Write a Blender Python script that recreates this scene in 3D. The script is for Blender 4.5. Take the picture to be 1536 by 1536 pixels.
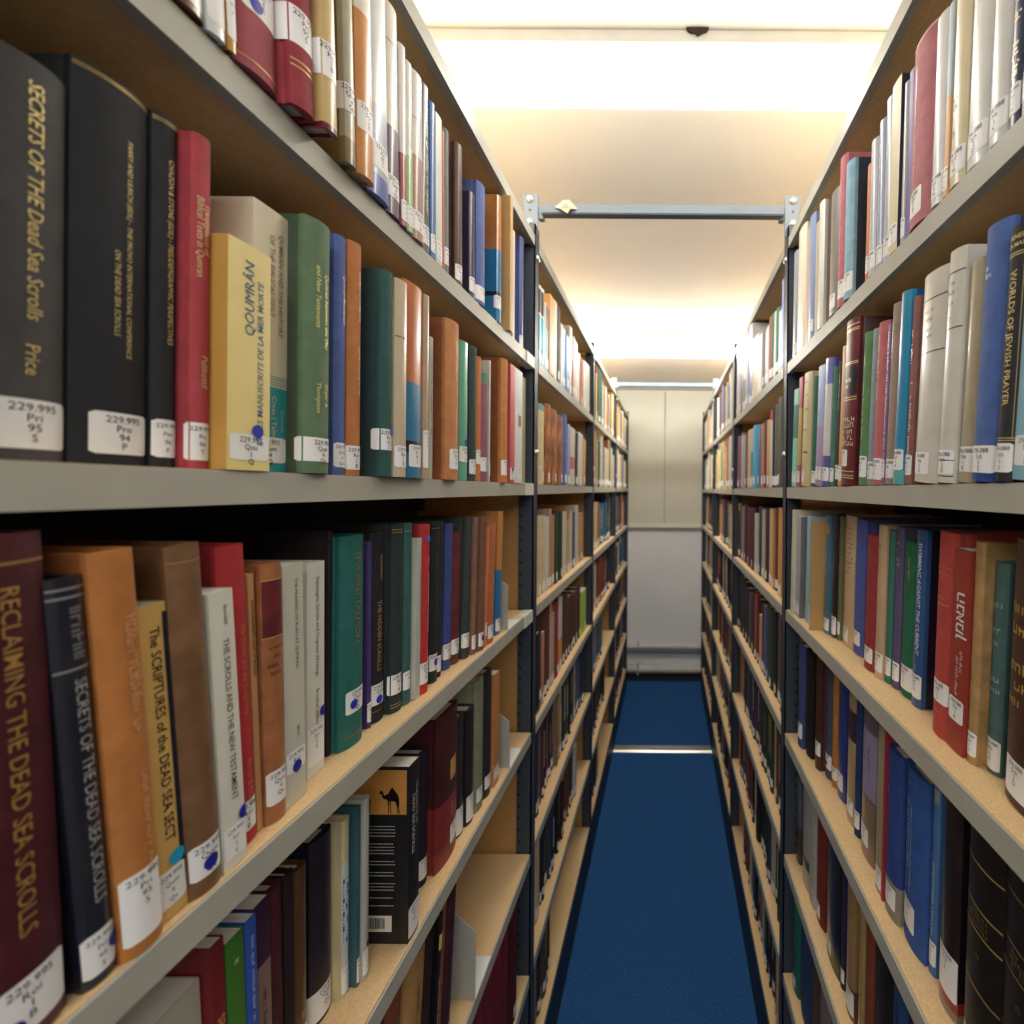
import bpy, bmesh, math, random
from mathutils import Vector, Matrix, Euler

# ---------------------------------------------------------------- scene, camera, world, exposure
SC = bpy.context.scene
for o in list(bpy.data.objects):
    bpy.data.objects.remove(o)
COL = SC.collection
F = 700.0                      # focal length in pixels of a 1536 px frame
EYE = 1.66
VX, VY = 1001.0, 735.0         # vanishing point of the aisle
ROLL = math.radians(0.43)

cam = bpy.data.cameras.new('camera')
cam.sensor_width = 36.0
cam.lens = F / 1536 * 36.0
cam.shift_x = -(VX - 768) / 1536
cam.shift_y = (VY - 768) / 1536
cam.clip_start = 0.01
cam.dof.use_dof = True
cam.dof.focus_distance = 0.62
cam.dof.aperture_fstop = 4.6
co = bpy.data.objects.new('camera', cam)
COL.objects.link(co)
co.matrix_world = Matrix.Translation((0, 0, EYE)) @ Matrix.Rotation(math.radians(90), 4, 'X') @ Matrix.Rotation(ROLL, 4, 'Z')
SC.camera = co

w = bpy.data.worlds.new('world')
SC.world = w
w.use_nodes = True
w.node_tree.nodes['Background'].inputs[0].default_value = (0.9, 0.93, 1.0, 1)
w.node_tree.nodes['Background'].inputs[1].default_value = 0.05

vs = SC.view_settings
vs.view_transform = 'Standard'
vs.look = 'None'
vs.gamma = 1.0
vs.use_curve_mapping = False
vs.exposure = 1.68
LIGHT = 10.0                   # strength of the ceiling fittings
LIGHT_FAR = 30.0               # the farther fitting, boosted to brighten the end wall
BACK_FILL = 23.0               # unseen fittings behind the camera, strength raised as added fill
XL, XR = 0.3284, 0.2916        # shelf fronts left and right of the aisle axis
ZL = [.621, .320, .0125, -.296, -.595, -.893, -1.19, -1.485]
ZR = [.620, .3125, .0085, -.290, -.592, -.888, -1.178, -1.475]
POST = [0.16, 1.144, 2.055, 2.965, 3.875]
CEIL = 2.56
WALL_Y = 4.22

# ---------------------------------------------------------------- materials
def lin(h):
    h = h.lstrip('#')
    r = []
    for i in (0, 2, 4):
        c = int(h[i:i + 2], 16) / 255
        r.append(c / 12.92 if c <= .04045 else ((c + .055) / 1.055) ** 2.4)
    return (r[0], r[1], r[2], 1)

MATS = {}
def mat(hexc, kind='plain', emit=0):
    key = (hexc, kind)
    if key in MATS:
        return MATS[key]
    m = bpy.data.materials.new(kind + '_' + hexc)
    m.use_nodes = True
    nt = m.node_tree
    N, Lk = nt.nodes, nt.links
    b = N['Principled BSDF']
    c = lin(hexc)
    if kind in ('cloth', 'jacket', 'leather', 'paperback'):
        lum = .25 * c[0] + .65 * c[1] + .1 * c[2]
        c = tuple(x * .92 + lum * .08 for x in c[:3]) + (1,)
    b.inputs['Base Color'].default_value = c
    def noise(scale, detail=3, vec='Object', stretch=None):
        tc = N.new('ShaderNodeTexCoord')
        n = N.new('ShaderNodeTexNoise')
        n.inputs['Scale'].default_value = scale
        n.inputs['Detail'].default_value = detail
        src = tc.outputs[vec]
        if stretch:
            mp = N.new('ShaderNodeMapping')
            mp.inputs['Scale'].default_value = stretch
            Lk.new(src, mp.inputs[0]); src = mp.outputs[0]
        Lk.new(src, n.inputs['Vector'])
        return n
    def vary(n, lo, hi, p0=.3, p1=.7):
        r = N.new('ShaderNodeValToRGB')
        r.color_ramp.elements[0].position = p0
        r.color_ramp.elements[1].position = p1
        r.color_ramp.elements[0].color = tuple(min(1, x * lo) for x in c[:3]) + (1,)
        r.color_ramp.elements[1].color = tuple(min(1, x * hi) for x in c[:3]) + (1,)
        Lk.new(n.outputs[0], r.inputs[0])
        Lk.new(r.outputs[0], b.inputs['Base Color'])
    def bump(n, s, d=.001):
        bp = N.new('ShaderNodeBump')
        bp.inputs['Strength'].default_value = s
        bp.inputs['Distance'].default_value = d
        Lk.new(n.outputs[0], bp.inputs['Height'])
        Lk.new(bp.outputs[0], b.inputs['Normal'])
    if kind == 'cloth':
        b.inputs['Roughness'].default_value = .72
        b.inputs['Specular IOR Level'].default_value = .35
        vary(noise(60, 4), .86, 1.12)
        bump(noise(900, 2, stretch=(1, 1, .35)), .35, .0006)
    elif kind == 'jacket':
        b.inputs['Roughness'].default_value = .32
        b.inputs['Coat Weight'].default_value = .35
        b.inputs['Coat Roughness'].default_value = .08
        vary(noise(25, 2), .93, 1.06)
    elif kind == 'leather':
        b.inputs['Roughness'].default_value = .45
        vary(noise(45, 5), .7, 1.25)
        bump(noise(260, 4), .4, .0008)
    elif kind == 'paperback':
        b.inputs['Roughness'].default_value = .5
        vary(noise(30, 2), .95, 1.04)
    elif kind == 'bark':
        b.inputs['Roughness'].default_value = .7
        vary(noise(70, 5, stretch=(1, 1, .25)), .35, 1.5, .35, .65)
    elif kind == 'pages':
        b.inputs['Roughness'].default_value = .9
        vary(noise(40, 2, stretch=(40, 1, 1)), .78, 1.08)
    elif kind == 'board':
        b.inputs['Roughness'].default_value = .62
        vary(noise(330, 5), .88, 1.1, .3, .7)
    elif kind == 'carpet':
        b.inputs['Roughness'].default_value = 1
        b.inputs['Specular IOR Level'].default_value = .1
        n1 = noise(230, 6)
        vary(n1, .5, 1.6, .3, .7)
        bump(noise(420, 3), .8, .004)
    elif kind == 'steel':
        b.inputs['Roughness'].default_value = .5
        b.inputs['Specular IOR Level'].default_value = .4
        vary(noise(14, 2), .95, 1.05)
    elif kind == 'metal':
        b.inputs['Metallic'].default_value = .9
        b.inputs['Roughness'].default_value = .35
    elif kind == 'foil':
        b.inputs['Roughness'].default_value = .4
        b.inputs['Metallic'].default_value = .25
    elif kind == 'paint':
        b.inputs['Roughness'].default_value = .75
        vary(noise(3, 3), .97, 1.03)
    elif kind == 'label':
        b.inputs['Roughness'].default_value = .45
    elif kind == 'lamp':
        b.inputs['Emission Color'].default_value = (1, .975, .93, 1)
        b.inputs['Emission Strength'].default_value = emit
    else:
        b.inputs['Roughness'].default_value = .6
    MATS[key] = m
    return m

# ---------------------------------------------------------------- mesh helpers
class MB:
    def __init__(s):
        s.v, s.f, s.m = [], [], []
    def add(s, vs_, fs, mi=0):
        o = len(s.v)
        s.v += [tuple(p) for p in vs_]
        for f in fs:
            s.f.append(tuple(i + o for i in f)); s.m.append(mi)
    def box(s, x0, x1, y0, y1, z0, z1, mi=0):
        if x0 > x1: x0, x1 = x1, x0
        if y0 > y1: y0, y1 = y1, y0
        s.add([(x0, y0, z0), (x1, y0, z0), (x1, y1, z0), (x0, y1, z0), (x0, y0, z1), (x1, y0, z1), (x1, y1, z1), (x0, y1, z1)],
              [(0, 3, 2, 1), (4, 5, 6, 7), (0, 1, 5, 4), (1, 2, 6, 5), (2, 3, 7, 6), (3, 0, 4, 7)], mi)
    def prism(s, pts, axis, a0, a1, mi=0):
        # polygon pts in the plane perpendicular to axis
        n = len(pts)
        def P(p, a):
            return (a, p[0], p[1]) if axis == 0 else ((p[0], a, p[1]) if axis == 1 else (p[0], p[1], a))
        vs_ = [P(p, a0) for p in pts] + [P(p, a1) for p in pts]
        fs = [(i, (i + 1) % n, n + (i + 1) % n, n + i) for i in range(n)]
        fs += [tuple(range(n))[::-1], tuple(range(n, 2 * n))]
        s.add(vs_, fs, mi)
    def cyl(s, c0, c1, r, n=16, mi=0):
        c0, c1 = Vector(c0), Vector(c1)
        d = (c1 - c0).normalized()
        a = d.orthogonal().normalized(); b = d.cross(a)
        vs_ = []
        for c in (c0, c1):
            for i in range(n):
                t = 2 * math.pi * i / n
                vs_.append(c + r * (math.cos(t) * a + math.sin(t) * b))
        fs = [(i, (i + 1) % n, n + (i + 1) % n, n + i) for i in range(n)]
        fs += [tuple(range(n))[::-1], tuple(range(n, 2 * n))]
        s.add(vs_, fs, mi)
    def dome(s, c, d, r, hgt, n=14, k=5, mi=0):
        c, d = Vector(c), Vector(d).normalized()
        a = d.orthogonal().normalized(); b = d.cross(a)
        vs_, fs = [], []
        for j in range(k):
            t = j / k * math.pi / 2
            for i in range(n):
                q = 2 * math.pi * i / n
                vs_.append(c + r * math.cos(t) * (math.cos(q) * a + math.sin(q) * b) + d * hgt * math.sin(t))
        vs_.append(c + d * hgt)
        for j in range(k - 1):
            for i in range(n):
                fs.append((j * n + i, j * n + (i + 1) % n, (j + 1) * n + (i + 1) % n, (j + 1) * n + i))
        for i in range(n):
            fs.append(((k - 1) * n + i, (k - 1) * n + (i + 1) % n, k * n))
        s.add(vs_, fs, mi)
    def build(s, name, mats, parent=None, smooth=None, fix=True):
        me = bpy.data.meshes.new(name)
        me.from_pydata(s.v, [], s.f)
        if not isinstance(mats, (list, tuple)): mats = [mats]
        for m in mats: me.materials.append(m)
        me.polygons.foreach_set('material_index', s.m)
        if fix:
            bm = bmesh.new(); bm.from_mesh(me)
            bmesh.ops.recalc_face_normals(bm, faces=bm.faces)
            bm.to_mesh(me); bm.free()
        if smooth:
            me.polygons.foreach_set('use_smooth', [True] * len(me.polygons))
            try: me.set_sharp_from_angle(angle=math.radians(smooth))
            except Exception: pass
        me.update()
        o = bpy.data.objects.new(name, me)
        COL.objects.link(o)
        if parent: o.parent = parent
        return o

def bevel(o, wdt=.002, seg=2):
    bm = bmesh.new(); bm.from_mesh(o.data)
    bmesh.ops.bevel(bm, geom=list(bm.edges), offset=wdt, segments=seg, affect='EDGES', clamp_overlap=True)
    bm.to_mesh(o.data); bm.free()
    return o

def tag(o, label, cat, group=None, kind=None):
    o['label'] = label
    o['category'] = cat
    if group: o['group'] = group
    if kind: o['kind'] = kind
    return o
def struct(o, label=None, cat=None):
    o['kind'] = 'structure'
    if label: o['label'] = label
    if cat: o['category'] = cat
    return o
def empty(name, loc, rot=None):
    o = bpy.data.objects.new(name, None)
    COL.objects.link(o)
    o.empty_display_size = .02
    o.location = loc
    if rot: o.rotation_euler = rot
    return o

def unroll(x, y):
    dx, dy = x - VX, y - VY
    return dx + dy * ROLL, dy - dx * ROLL

# ---------------------------------------------------------------- the room
RX = 1.30
b = MB(); b.box(-RX, RX, -4.4, WALL_Y + .1, -.08, 0)
struct(b.build('floor', mat('2c5890', 'carpet')), 'navy blue flecked carpet along the aisle', 'floor')
b = MB(); b.box(-RX, RX, -4.4, WALL_Y + .1, CEIL, CEIL + .08)
struct(b.build('ceiling', mat('f3f2ee', 'paint')), 'cream painted ceiling', 'ceiling')
b = MB(); b.box(-RX, RX, WALL_Y, WALL_Y + .1, 0, CEIL)
struct(b.build('wall_end', mat('f1f2f4', 'paint')), 'pale grey wall at the far end of the aisle', 'wall')
b = MB(); b.box(-RX, RX, -4.5, -4.4, 0, CEIL)
struct(b.build('wall_back', mat('a39d92', 'paint')), 'wall behind the viewer', 'wall')
b = MB(); b.box(-RX - .1, -RX, -4.5, WALL_Y + .1, 0, CEIL)
struct(b.build('wall_left', mat('a39d92', 'paint')), 'wall behind the left shelving', 'wall')
b = MB(); b.box(RX, RX + .1, -4.5, WALL_Y + .1, 0, CEIL)
struct(b.build('wall_right', mat('a39d92', 'paint')), 'wall behind the right shelving', 'wall')
b = MB(); b.box(-RX, RX, WALL_Y - .17, WALL_Y, 0, .006)
struct(b.build('trim_1', mat('14141c', 'plain')), 'dark strip where the carpet stops before the end wall', 'trim')

# end wall: two cream panels above a sill, pipes near the floor
t = empty('wall_cupboard', (0, WALL_Y, 1.36))
tag(t, 'cream double-panelled cupboard front filling the end wall above its ledge', 'cupboard')
def panel(x0, x1):
    m = MB(); m.box(x0, x1, -.03, 0, .004, 1.19)
    return bevel(m.build('panel', mat('d6d4c6', 'paint'), t), .003)
panel(-.62, -.028); panel(-.022, .66)
m = MB(); m.box(-.62, .66, -.012, 0, .004, 1.19); m.build('backing_frame', mat('9d947c', 'paint'), t)
m = MB(); m.box(-.64, .68, -.055, 0, -.04, .003); bevel(m.build('ledge', mat('e9e5d6', 'paint'), t), .006)
def pipe(z, r, name, label, yoff, hexc='d4d2cc', brackets=True):
    p = empty(name, (0, WALL_Y - yoff, z))
    tag(p, label, 'pipe', 'pipes along the end wall')
    m = MB(); m.cyl((-.62, 0, 0), (.66, 0, 0), r, 18); m.build('tube', mat(hexc, 'steel'), p, 40)
    if brackets:
        m = MB(); m.box(-.26, -.24, -r * .9, yoff, -r * 1.25, r * 1.25); m.build('pipe_clip', mat('b5b3ae', 'steel'), p)
pipe(.262, .028, 'heating_pipe', 'upper thick pale pipe running across the end wall', .05)
pipe(.205, .012, 'thin_pipe', 'thin grey pipe just under the upper pale pipe', .03, 'a5a5a8')
pipe(.062, .036, 'skirting_pipe', 'lowest and thickest pale pipe along the foot of the end wall', .055)

m = MB(); m.prism([(2.95, .0), (3.03, .0), (3.018, .008), (2.962, .008)], 0, -.33, .295)
tag(m.build('threshold_strip', mat('c9c7bd', 'metal')), 'pale metal strip lying across the blue carpet', 'floor strip')

# ---------------------------------------------------------------- ceiling lights
def fitting(y, strength, label, x0=-1.2, x1=1.2):
    t = empty('ceiling_light', (0, y, CEIL))
    tag(t, label, 'ceiling light', 'strip lights across the aisle')
    m = MB(); m.prism([(0, -.024), (.07, -.024), (.07, -.0005), (0, -.0005)], 0, x0, x1)
    m.build('lamp_body', mat('e4e2da', 'steel'), t)
    m = MB(); m.prism([(.004, -.0245), (.004, -.085), (.010, -.115), (.03, -.128), (.05, -.115), (.062, -.085), (.066, -.0245)], 0, x0 + .01, x1 - .01)
    dm = m.m
    for i, f in enumerate(m.f):      # side glow turned down below the underside's to spare the ceiling
        zs = [m.v[k][2] for k in f]
        dm[i] = 1 if min(zs) > -.116 and len(f) == 4 else 0
    m.build('diffuser', [mat('ffff%02x' % int(strength), 'lamp', strength), mat('ffee%02x' % int(strength), 'lamp', strength * .16)], t)
    return t
L1 = fitting(.912, LIGHT, 'nearest glowing strip light crossing the ceiling above the aisle')
fitting(2.69, LIGHT_FAR, 'farther glowing strip light on the ceiling near the end wall')
fitting(-1.0, BACK_FILL, 'strip light on the ceiling just behind the viewer')
fitting(-2.9, BACK_FILL, 'added unseen fill strip light far behind the viewer')  # added for even fill down the aisle, out of view
m = MB()
rr = random.Random(3)
pts = [(-.022, 0), (-.019, -.005), (-.012, -.009), (-.006, -.0085), (0, -.014), (.006, -.011), (.012, -.0075), (.018, -.006), (.022, 0)]
m.prism([(p[0], p[1]) for p in pts], 1, -.004, 0)
fl = m.build('paint_flake', mat('2a160c', 'plain'))
fl.location = (.052, .911, CEIL - .0005)
tag(fl, 'small dark flake stuck beside the nearest strip light', 'flake')

# ---------------------------------------------------------------- shelving
WOOD = mat('dfbd8c', 'board')
LIP = mat('aeaca0', 'steel')
DARK = mat('3a414d', 'steel')
SLOT = mat('08080a', 'plain')
BACK_SHADE = mat('2a2522', 'plain')  # dark colour stands in for the shadow behind the books
DIV = mat('b98d55', 'board')
CLIP = mat('d8d8cf', 'steel')
names_bay = ['near', 'second', 'third', 'farthest']
def bay(side, k):
    sg = -1 if side == 'L' else 1
    X = XL if side == 'L' else XR
    Z = ZL if side == 'L' else ZR
    y0, y1 = POST[k] + .038, POST[k + 1] - .003
    t = empty('shelving_bay', (sg * X, y0, 0))
    lab = {'L': ['nearest bay of the left steel shelving', 'second bay of the left shelving, beyond the nearest post', 'third bay of the left steel shelving', 'farthest bay of the left shelving beside the end wall'],
           'R': ['nearest bay of the right steel shelving', 'second bay of the right shelving, beyond the nearest post', 'third bay of the right steel shelving', 'farthest bay of the right shelving beside the end wall']}[side][k]
    tag(t, lab, 'shelving', 'bays of shelving along the aisle')
    W = y1 - y0
    for i, zr in enumerate(Z):
        z = EYE + zr
        m = MB(); m.box(sg * .0035, sg * .30, 0, W, z - .021, z)
        s = m.build('shelf', WOOD, t)
        m = MB()
        if i == 7:
            m.box(0, sg * .003, 0, W, z - .021, z - .0004)
            l = m.build('front_lip', DARK, s)
        else:
            m.box(0, sg * .003, 0, W, z - .026, z - .0004)
            m.box(sg * .003, sg * .012, 0, W, z - .026, z - .0235)
            l = m.build('front_lip', LIP, s)
        if side == 'L' and k == 0 and i in (1, 2, 3):
            m = MB(); m.box(-sg * .0022, sg * .02, W - .062, W, z - .0275, z + .0012)
            bevel(m.build('shelf_clip', CLIP, s), .001)
    m = MB(); m.box(sg * .03, sg * .3, 0, W, .0005, EYE + Z[7] - .0215)
    m.v = [(x, y, z) for (x, y, z) in m.v]
    m.box(sg * .002, sg * .03, 0, W, .0005, EYE + Z[7] - .0215)
    m.build('plinth', mat('20242e', 'steel'), t)
    m = MB(); m.box(sg * .302, sg * .306, -.03, W + .03, .0005, EYE + Z[0]); m.build('back_shade_panel', BACK_SHADE, t)
    def upright(y):
        m = MB()
        top = EYE + Z[0] + .03
        m.box(0, sg * .003, y, y + .034, .0005, top)
        m.box(0, sg * .036, y, y + .004, .0005, top)
        m.box(0, sg * .036, y + .03, y + .034, .0005, top)
        m.box(sg * .27, sg * .301, y, y + .034, .0005, top)
        u = m.build('upright', DARK, t)
        m = MB()
        z = .05
        while z < top - .02:
            m.prism([(sg * .026, z), (sg * .034, z + .003), (sg * .034, z + .009), (sg * .026, z + .005)], 1, y - .0006, y + .001)
            z += .0285
        m.build('slots', SLOT, u)
        m = MB(); m.box(sg * .038, sg * .269, y + .006, y + .026, .0005, EYE + Z[0] - .023); m.build('end_panel', DIV, t)
        for zz in (EYE + .575, EYE + .09):
            m = MB(); m.dome((-sg * .0002, y + .02, zz), (-sg, 0, 0), .009, .006); m.build('screw', mat('cfcfc8', 'metal'), u, 60)
    upright(W + .004)
    if k == 0: upright(-.036)
for side in 'LR':
    for k in range(4):
        bay(side, k)

# tie bars between the two runs
def tie_bar(y, z, label):
    t = empty('tie_bar', (0, y, z)); tag(t, label, 'tie bar', 'steel bars tying the two shelf runs together')
    m = MB(); m.box(-XL + .012, XR - .008, -.012, .012, -.012, .012); bevel(m.build('bar', mat('59636d', 'steel'), t), .002)
    for xs in (-XL - .019, XR + .016):
        sg = -1 if xs < 0 else 1
        m = MB()
        m.prism([(xs - .02, .04), (xs - .017, .043), (xs + .017, .043), (xs + .02, .04), (xs + (.02 if sg < 0 else .006), -.058), (xs - (.02 if sg > 0 else .006), -.058)], 1, .0, .004)
        xi = xs + .02 if sg < 0 else xs - .02
        m.box(xi, xi - sg * .012, .004, .02, -.016, .016)
        br = m.build('bracket', mat('66707a', 'steel'), t)
        for dz in (.030, -.027):
            m = MB(); m.dome((xs, -.0002, dz), (0, -1, 0), .0098, .008); m.build('bolt', mat('d9d6cc', 'metal'), br, 60)
        m = MB(); m.cyl((xs, -.0006, .003), (xs, .001, .003), .0028, 12); m.build('bolt_hole', SLOT, br)
    return t
tie_bar(1.162, 2.352, 'nearest grey steel bar across the aisle above the near posts')
tie_bar(2.985, 2.332, 'farther grey steel bar across the aisle in front of the end wall')
m = MB()
P = [(-.028, .000, .0015), (-.006, .001, .020), (.008, -.002, .019), (.029, .002, -.002), (.012, -.006, -.006), (.004, -.004, -.016), (-.012, -.008, -.007), (.002, -.014, .004)]
Q = [(x, y - .0015, z) for x, y, z in P]
m.add(P + Q, [(0, 1, 7), (1, 2, 7), (2, 3, 7), (3, 4, 7), (4, 5, 6, 7), (6, 0, 7), (8, 15, 9), (9, 15, 10), (10, 15, 11), (11, 15, 12), (12, 15, 14, 13), (14, 15, 8)])
m.add([P[0], P[1], Q[1], Q[0], P[2], Q[2], P[3], Q[3], P[4], Q[4], P[5], Q[5], P[6], Q[6]], [(0, 1, 2, 3), (1, 4, 5, 2), (4, 6, 7, 5), (6, 8, 9, 7), (8, 10, 11, 9), (10, 12, 13, 11), (12, 0, 3, 13)])
o = m.build('tape_scrap', mat('b3aa8c', 'paperback')); o.location = (-.2545, 1.149, 2.352)
tag(o, 'crumpled scrap of cream tape hanging on the nearest steel bar', 'tape')

# ---------------------------------------------------------------- lettering
TXT = {}
def text_mesh(body, size, shear=0, bold=0):
    key = (body, shear, bold)
    if key not in TXT:
        c = bpy.data.curves.new('t', 'FONT')
        c.body = body; c.size = 1; c.resolution_u = 2
        c.shear = shear; c.offset = bold
        o = bpy.data.objects.new('t', c); COL.objects.link(o)
        dg = bpy.context.evaluated_depsgraph_get()
        me = bpy.data.meshes.new_from_object(o.evaluated_get(dg))
        vsx = [(v.co.x, v.co.y) for v in me.vertices]
        fs = [tuple(p.vertices) for p in me.polygons]
        bpy.data.objects.remove(o); bpy.data.curves.remove(c); bpy.data.meshes.remove(me)
        x0 = min([v[0] for v in vsx] or [0]); x1 = max([v[0] for v in vsx] or [1])
        vsx = [(x - x0, y - .35) for x, y in vsx]
        TXT[key] = (vsx, fs, x1 - x0)
    vsx, fs, wd = TXT[key]
    return [(x * size, y * size) for x, y in vsx], fs, wd * size

RND = random.Random(11)
# ---------------------------------------------------------------- one book
class Book:
    """local frame: x along the shelf, y into the shelf (spine at y=0), z up; the spine spans x = 0..t"""
    def __init__(s, t, h, D, kind):
        s.t, s.h, s.D, s.kind = t, h, D, kind
        hard = kind in 'cjlb'
        bt = min(.0026, t * .16) if hard else min(.0006, t * .1)
        bulge = min(.006, t * .22) if kind in 'clb' else (min(.0045, t * .18) if kind == 'j' else min(.0008, t * .08))
        s.bulge = bulge
        n = 9
        arc = []
        for i in range(n):
            a = -1 + 2 * i / (n - 1)
            y = bulge * abs(a) ** 2.4
            arc.append((t / 2 + a * t / 2, y))
        gi = min(.0014, t * .07) if kind in 'clb' else (min(.0008, t * .05) if kind == 'j' else 0)
        g0, g1, g2 = bulge + .003, bulge + .006, bulge + .010
        left = [(0, D), (0, g2), (gi, g1), (0, g0)] if gi else [(0, D), (0, g2)]
        right = [(t - x, y) for x, y in left[::-1]]
        out = left + arc + right
        inn = []
        for x, y in out:
            inn.append((min(max(x, bt + gi * .6), t - bt - gi * .6), max(y, bulge + bt)))
        s.out, s.inn, s.bt = out, inn, bt
        s.zi = .0035 if hard else .0006
        s.arc = arc
        # spine arc length table
        s.al = [0]
        for i in range(1, n):
            s.al.append(s.al[-1] + math.hypot(arc[i][0] - arc[i - 1][0], arc[i][1] - arc[i - 1][1]))
        s.A = s.al[-1]
    def on_spine(s, q, eps):
        """q measured from the middle of the spine"""
        q += s.A / 2
        if q < 0:      # wraps on to the near board
            return (-eps, s.bulge - q)
        if q > s.A:
            return (s.t + eps, s.bulge + q - s.A)
        for i in range(1, len(s.al)):
            if q <= s.al[i] + 1e-9:
                k = (q - s.al[i - 1]) / (s.al[i] - s.al[i - 1])
                (x0, y0), (x1, y1) = s.arc[i - 1], s.arc[i]
                dx, dy = x1 - x0, y1 - y0
                L = math.hypot(dx, dy)
                return (x0 + dx * k + dy / L * eps, y0 + dy * k - dx / L * eps)
        return (s.t / 2, -eps)
    def cover(s, zc, x0, cov=None, near_left=True):
        """zc: list of (z0, z1, material index)"""
        m = MB(); n = len(s.out)
        for z0, z1, mi in zc:
            vs_ = [(x, y, z0) for x, y in s.out] + [(x, y, z1) for x, y in s.out] + [(x, y, z0) for x, y in s.inn] + [(x, y, z1) for x, y in s.inn]
            fs = []
            for i in range(n - 1):
                fs += [(i, n + i, n + i + 1, i + 1), (2 * n + i, 2 * n + i + 1, 3 * n + i + 1, 3 * n + i)]
            fs += [(0, 2 * n, 3 * n, n), (n - 1, 2 * n - 1, 4 * n - 1, 3 * n - 1)]
            if z0 <= 1e-6:
                fs += [(i, i + 1, 2 * n + i + 1, 2 * n + i) for i in range(n - 1)]
            if z1 >= s.h - 1e-6:
                fs += [(n + i, 3 * n + i, 3 * n + i + 1, n + i + 1) for i in range(n - 1)]
            o_ = len(m.f)
            m.add([(x + x0, y, z) for x, y, z in vs_], fs, mi)
            if cov is not None:
                for i in range(n - 1):
                    if min(s.out[i][1], s.out[i + 1][1]) >= s.bulge + (.0055 if s.kind != 'p' else -1e-6) and (s.out[i][0] < s.t / 2) == near_left:
                        m.m[o_ + 2 * i] = cov
        return m
    def pages(s, x0):
        m = MB()
        z0, z1 = s.zi, s.h - s.zi
        e = .0004
        yb = s.bulge + s.bt + e
        x1, x2 = s.bt + .0017 if s.kind in 'clb' else s.bt + e, 0
        x2 = s.t - x1
        yf = s.D - (.004 if s.zi > .001 else .0004)
        if x2 - x1 < .0015: x1, x2 = s.t * .3, s.t * .7
        m.box(x1 + x0, x2 + x0, yb, yf, z0, z1)
        return m
    def patch(s, q0, q1, z0, z1, eps, x0, corner=0):
        """a sheet lying on the spine between arc positions q0..q1"""
        m = MB()
        k = max(3, int((q1 - q0) / .003) + 1)
        cols = [q0 + (q1 - q0) * i / k for i in range(k + 1)]
        vs_ = []
        for i, q in enumerate(cols):
            x, y = s.on_spine(q, eps)
            d = corner if i in (0, k) else 0
            vs_ += [(x + x0, y, z0 + d), (x + x0, y, z1 - d)]
        fs = [(2 * i, 2 * i + 2, 2 * i + 3, 2 * i + 1) for i in range(k)]
        m.add(vs_, fs)
        return m
    def letters(s, lines, x0, eps=.0006):
        """lines: (text, size, q offset, z, mode, shear, bold); mode d: reads downwards from z, u: upwards from z, h: across the spine at height z"""
        m = MB()
        for body, size, q0, z, mode, shear, bold in lines:
            v2, fs, wd = text_mesh(body, size, shear, bold)
            P = []
            for x, y in v2:
                if mode == 'd': q, zz = q0 + y, z - x
                elif mode == 'u': q, zz = q0 - y, z + x
                else: q, zz = q0 + x - wd / 2, z + y
                px, py = s.on_spine(q, eps)
                P.append((px + x0, py, zz))
            m.add(P, fs)
        return m
    def dashes(s, spec, x0, rnd):
        """blurred, unreadable lettering: rows of letter-like strokes (q, ztop, length, size[, 'h' = across the spine])"""
        m = MB()
        def stroke(q0, q1, z0, z1):
            P = []
            n = max(1, int((q1 - q0) / .004))
            for i in range(n + 1):
                px, py = s.on_spine(q0 + (q1 - q0) * i / n, .0005)
                P += [(px + x0, py, z0), (px + x0, py, z1)]
            m.add(P, [(2 * i, 2 * i + 2, 2 * i + 3, 2 * i + 1) for i in range(n)])
        for sp in spec:
            q, zt, ln, sz = sp[:4]
            across = len(sp) > 4
            w = sz * .13
            c = 0
            while c < ln - sz * .4:
                L = sz * rnd.uniform(.35, .6)
                if rnd.random() > .16:
                    hh = sz * (.36 if rnd.random() < .35 else .26)
                    lo = -sz * .26
                    def put(u0, u1, v0, v1):
                        # u runs along the line of writing, v is the height of the letters
                        if across: stroke(q - ln / 2 + u0, q - ln / 2 + u1, zt + v0, zt + v1)
                        else: stroke(q + v0, q + v1, zt - u1, zt - u0)
                    put(c, c + w, lo, hh)
                    k = rnd.random()
                    if k < .7: put(c + L - w, c + L, lo, hh * .75)
                    v = rnd.choice([lo, 0, hh - w])
                    if k > .25: put(c, c + L, v, v + w)
                c += L + sz * .17
        return m

ORD = ['first', 'second', 'third', 'fourth', 'fifth', 'sixth', 'seventh', 'eighth', 'ninth', 'tenth', 'eleventh', 'twelfth', 'thirteenth', 'fourteenth', 'fifteenth',
       'sixteenth', 'seventeenth', 'eighteenth', 'nineteenth', 'twentieth', 'twenty-first', 'twenty-second', 'twenty-third', 'twenty-fourth', 'twenty-fifth',
       'twenty-sixth', 'twenty-seventh', 'twenty-eighth', 'twenty-ninth', 'thirtieth', 'thirty-first', 'thirty-second']
LEVEL = {1: 'upper', 2: 'eye-level', 3: 'chest-high', 4: 'waist-high', 5: 'thigh-high', 6: 'low'}
KIND = {'c': 'cloth', 'j': 'jacket', 'l': 'leather', 'p': 'paperback', 'b': 'bark'}
WHITE = mat('efeeee', 'label')
PAGE = mat('d9cfb6', 'pages')
PAGEW = mat('e8e4da', 'pages')
INK = mat('26262c', 'label')
BLUE = mat('1f2fb4', 'label')
CALLS_L = [('229.995', 'Qum', '4', 'Qs'), ('229.995', 'Pri', '95', 'S'), ('229.995', 'Roi', '1', 'B'), ('229.995', 'Scr', '2', 'E')]
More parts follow.
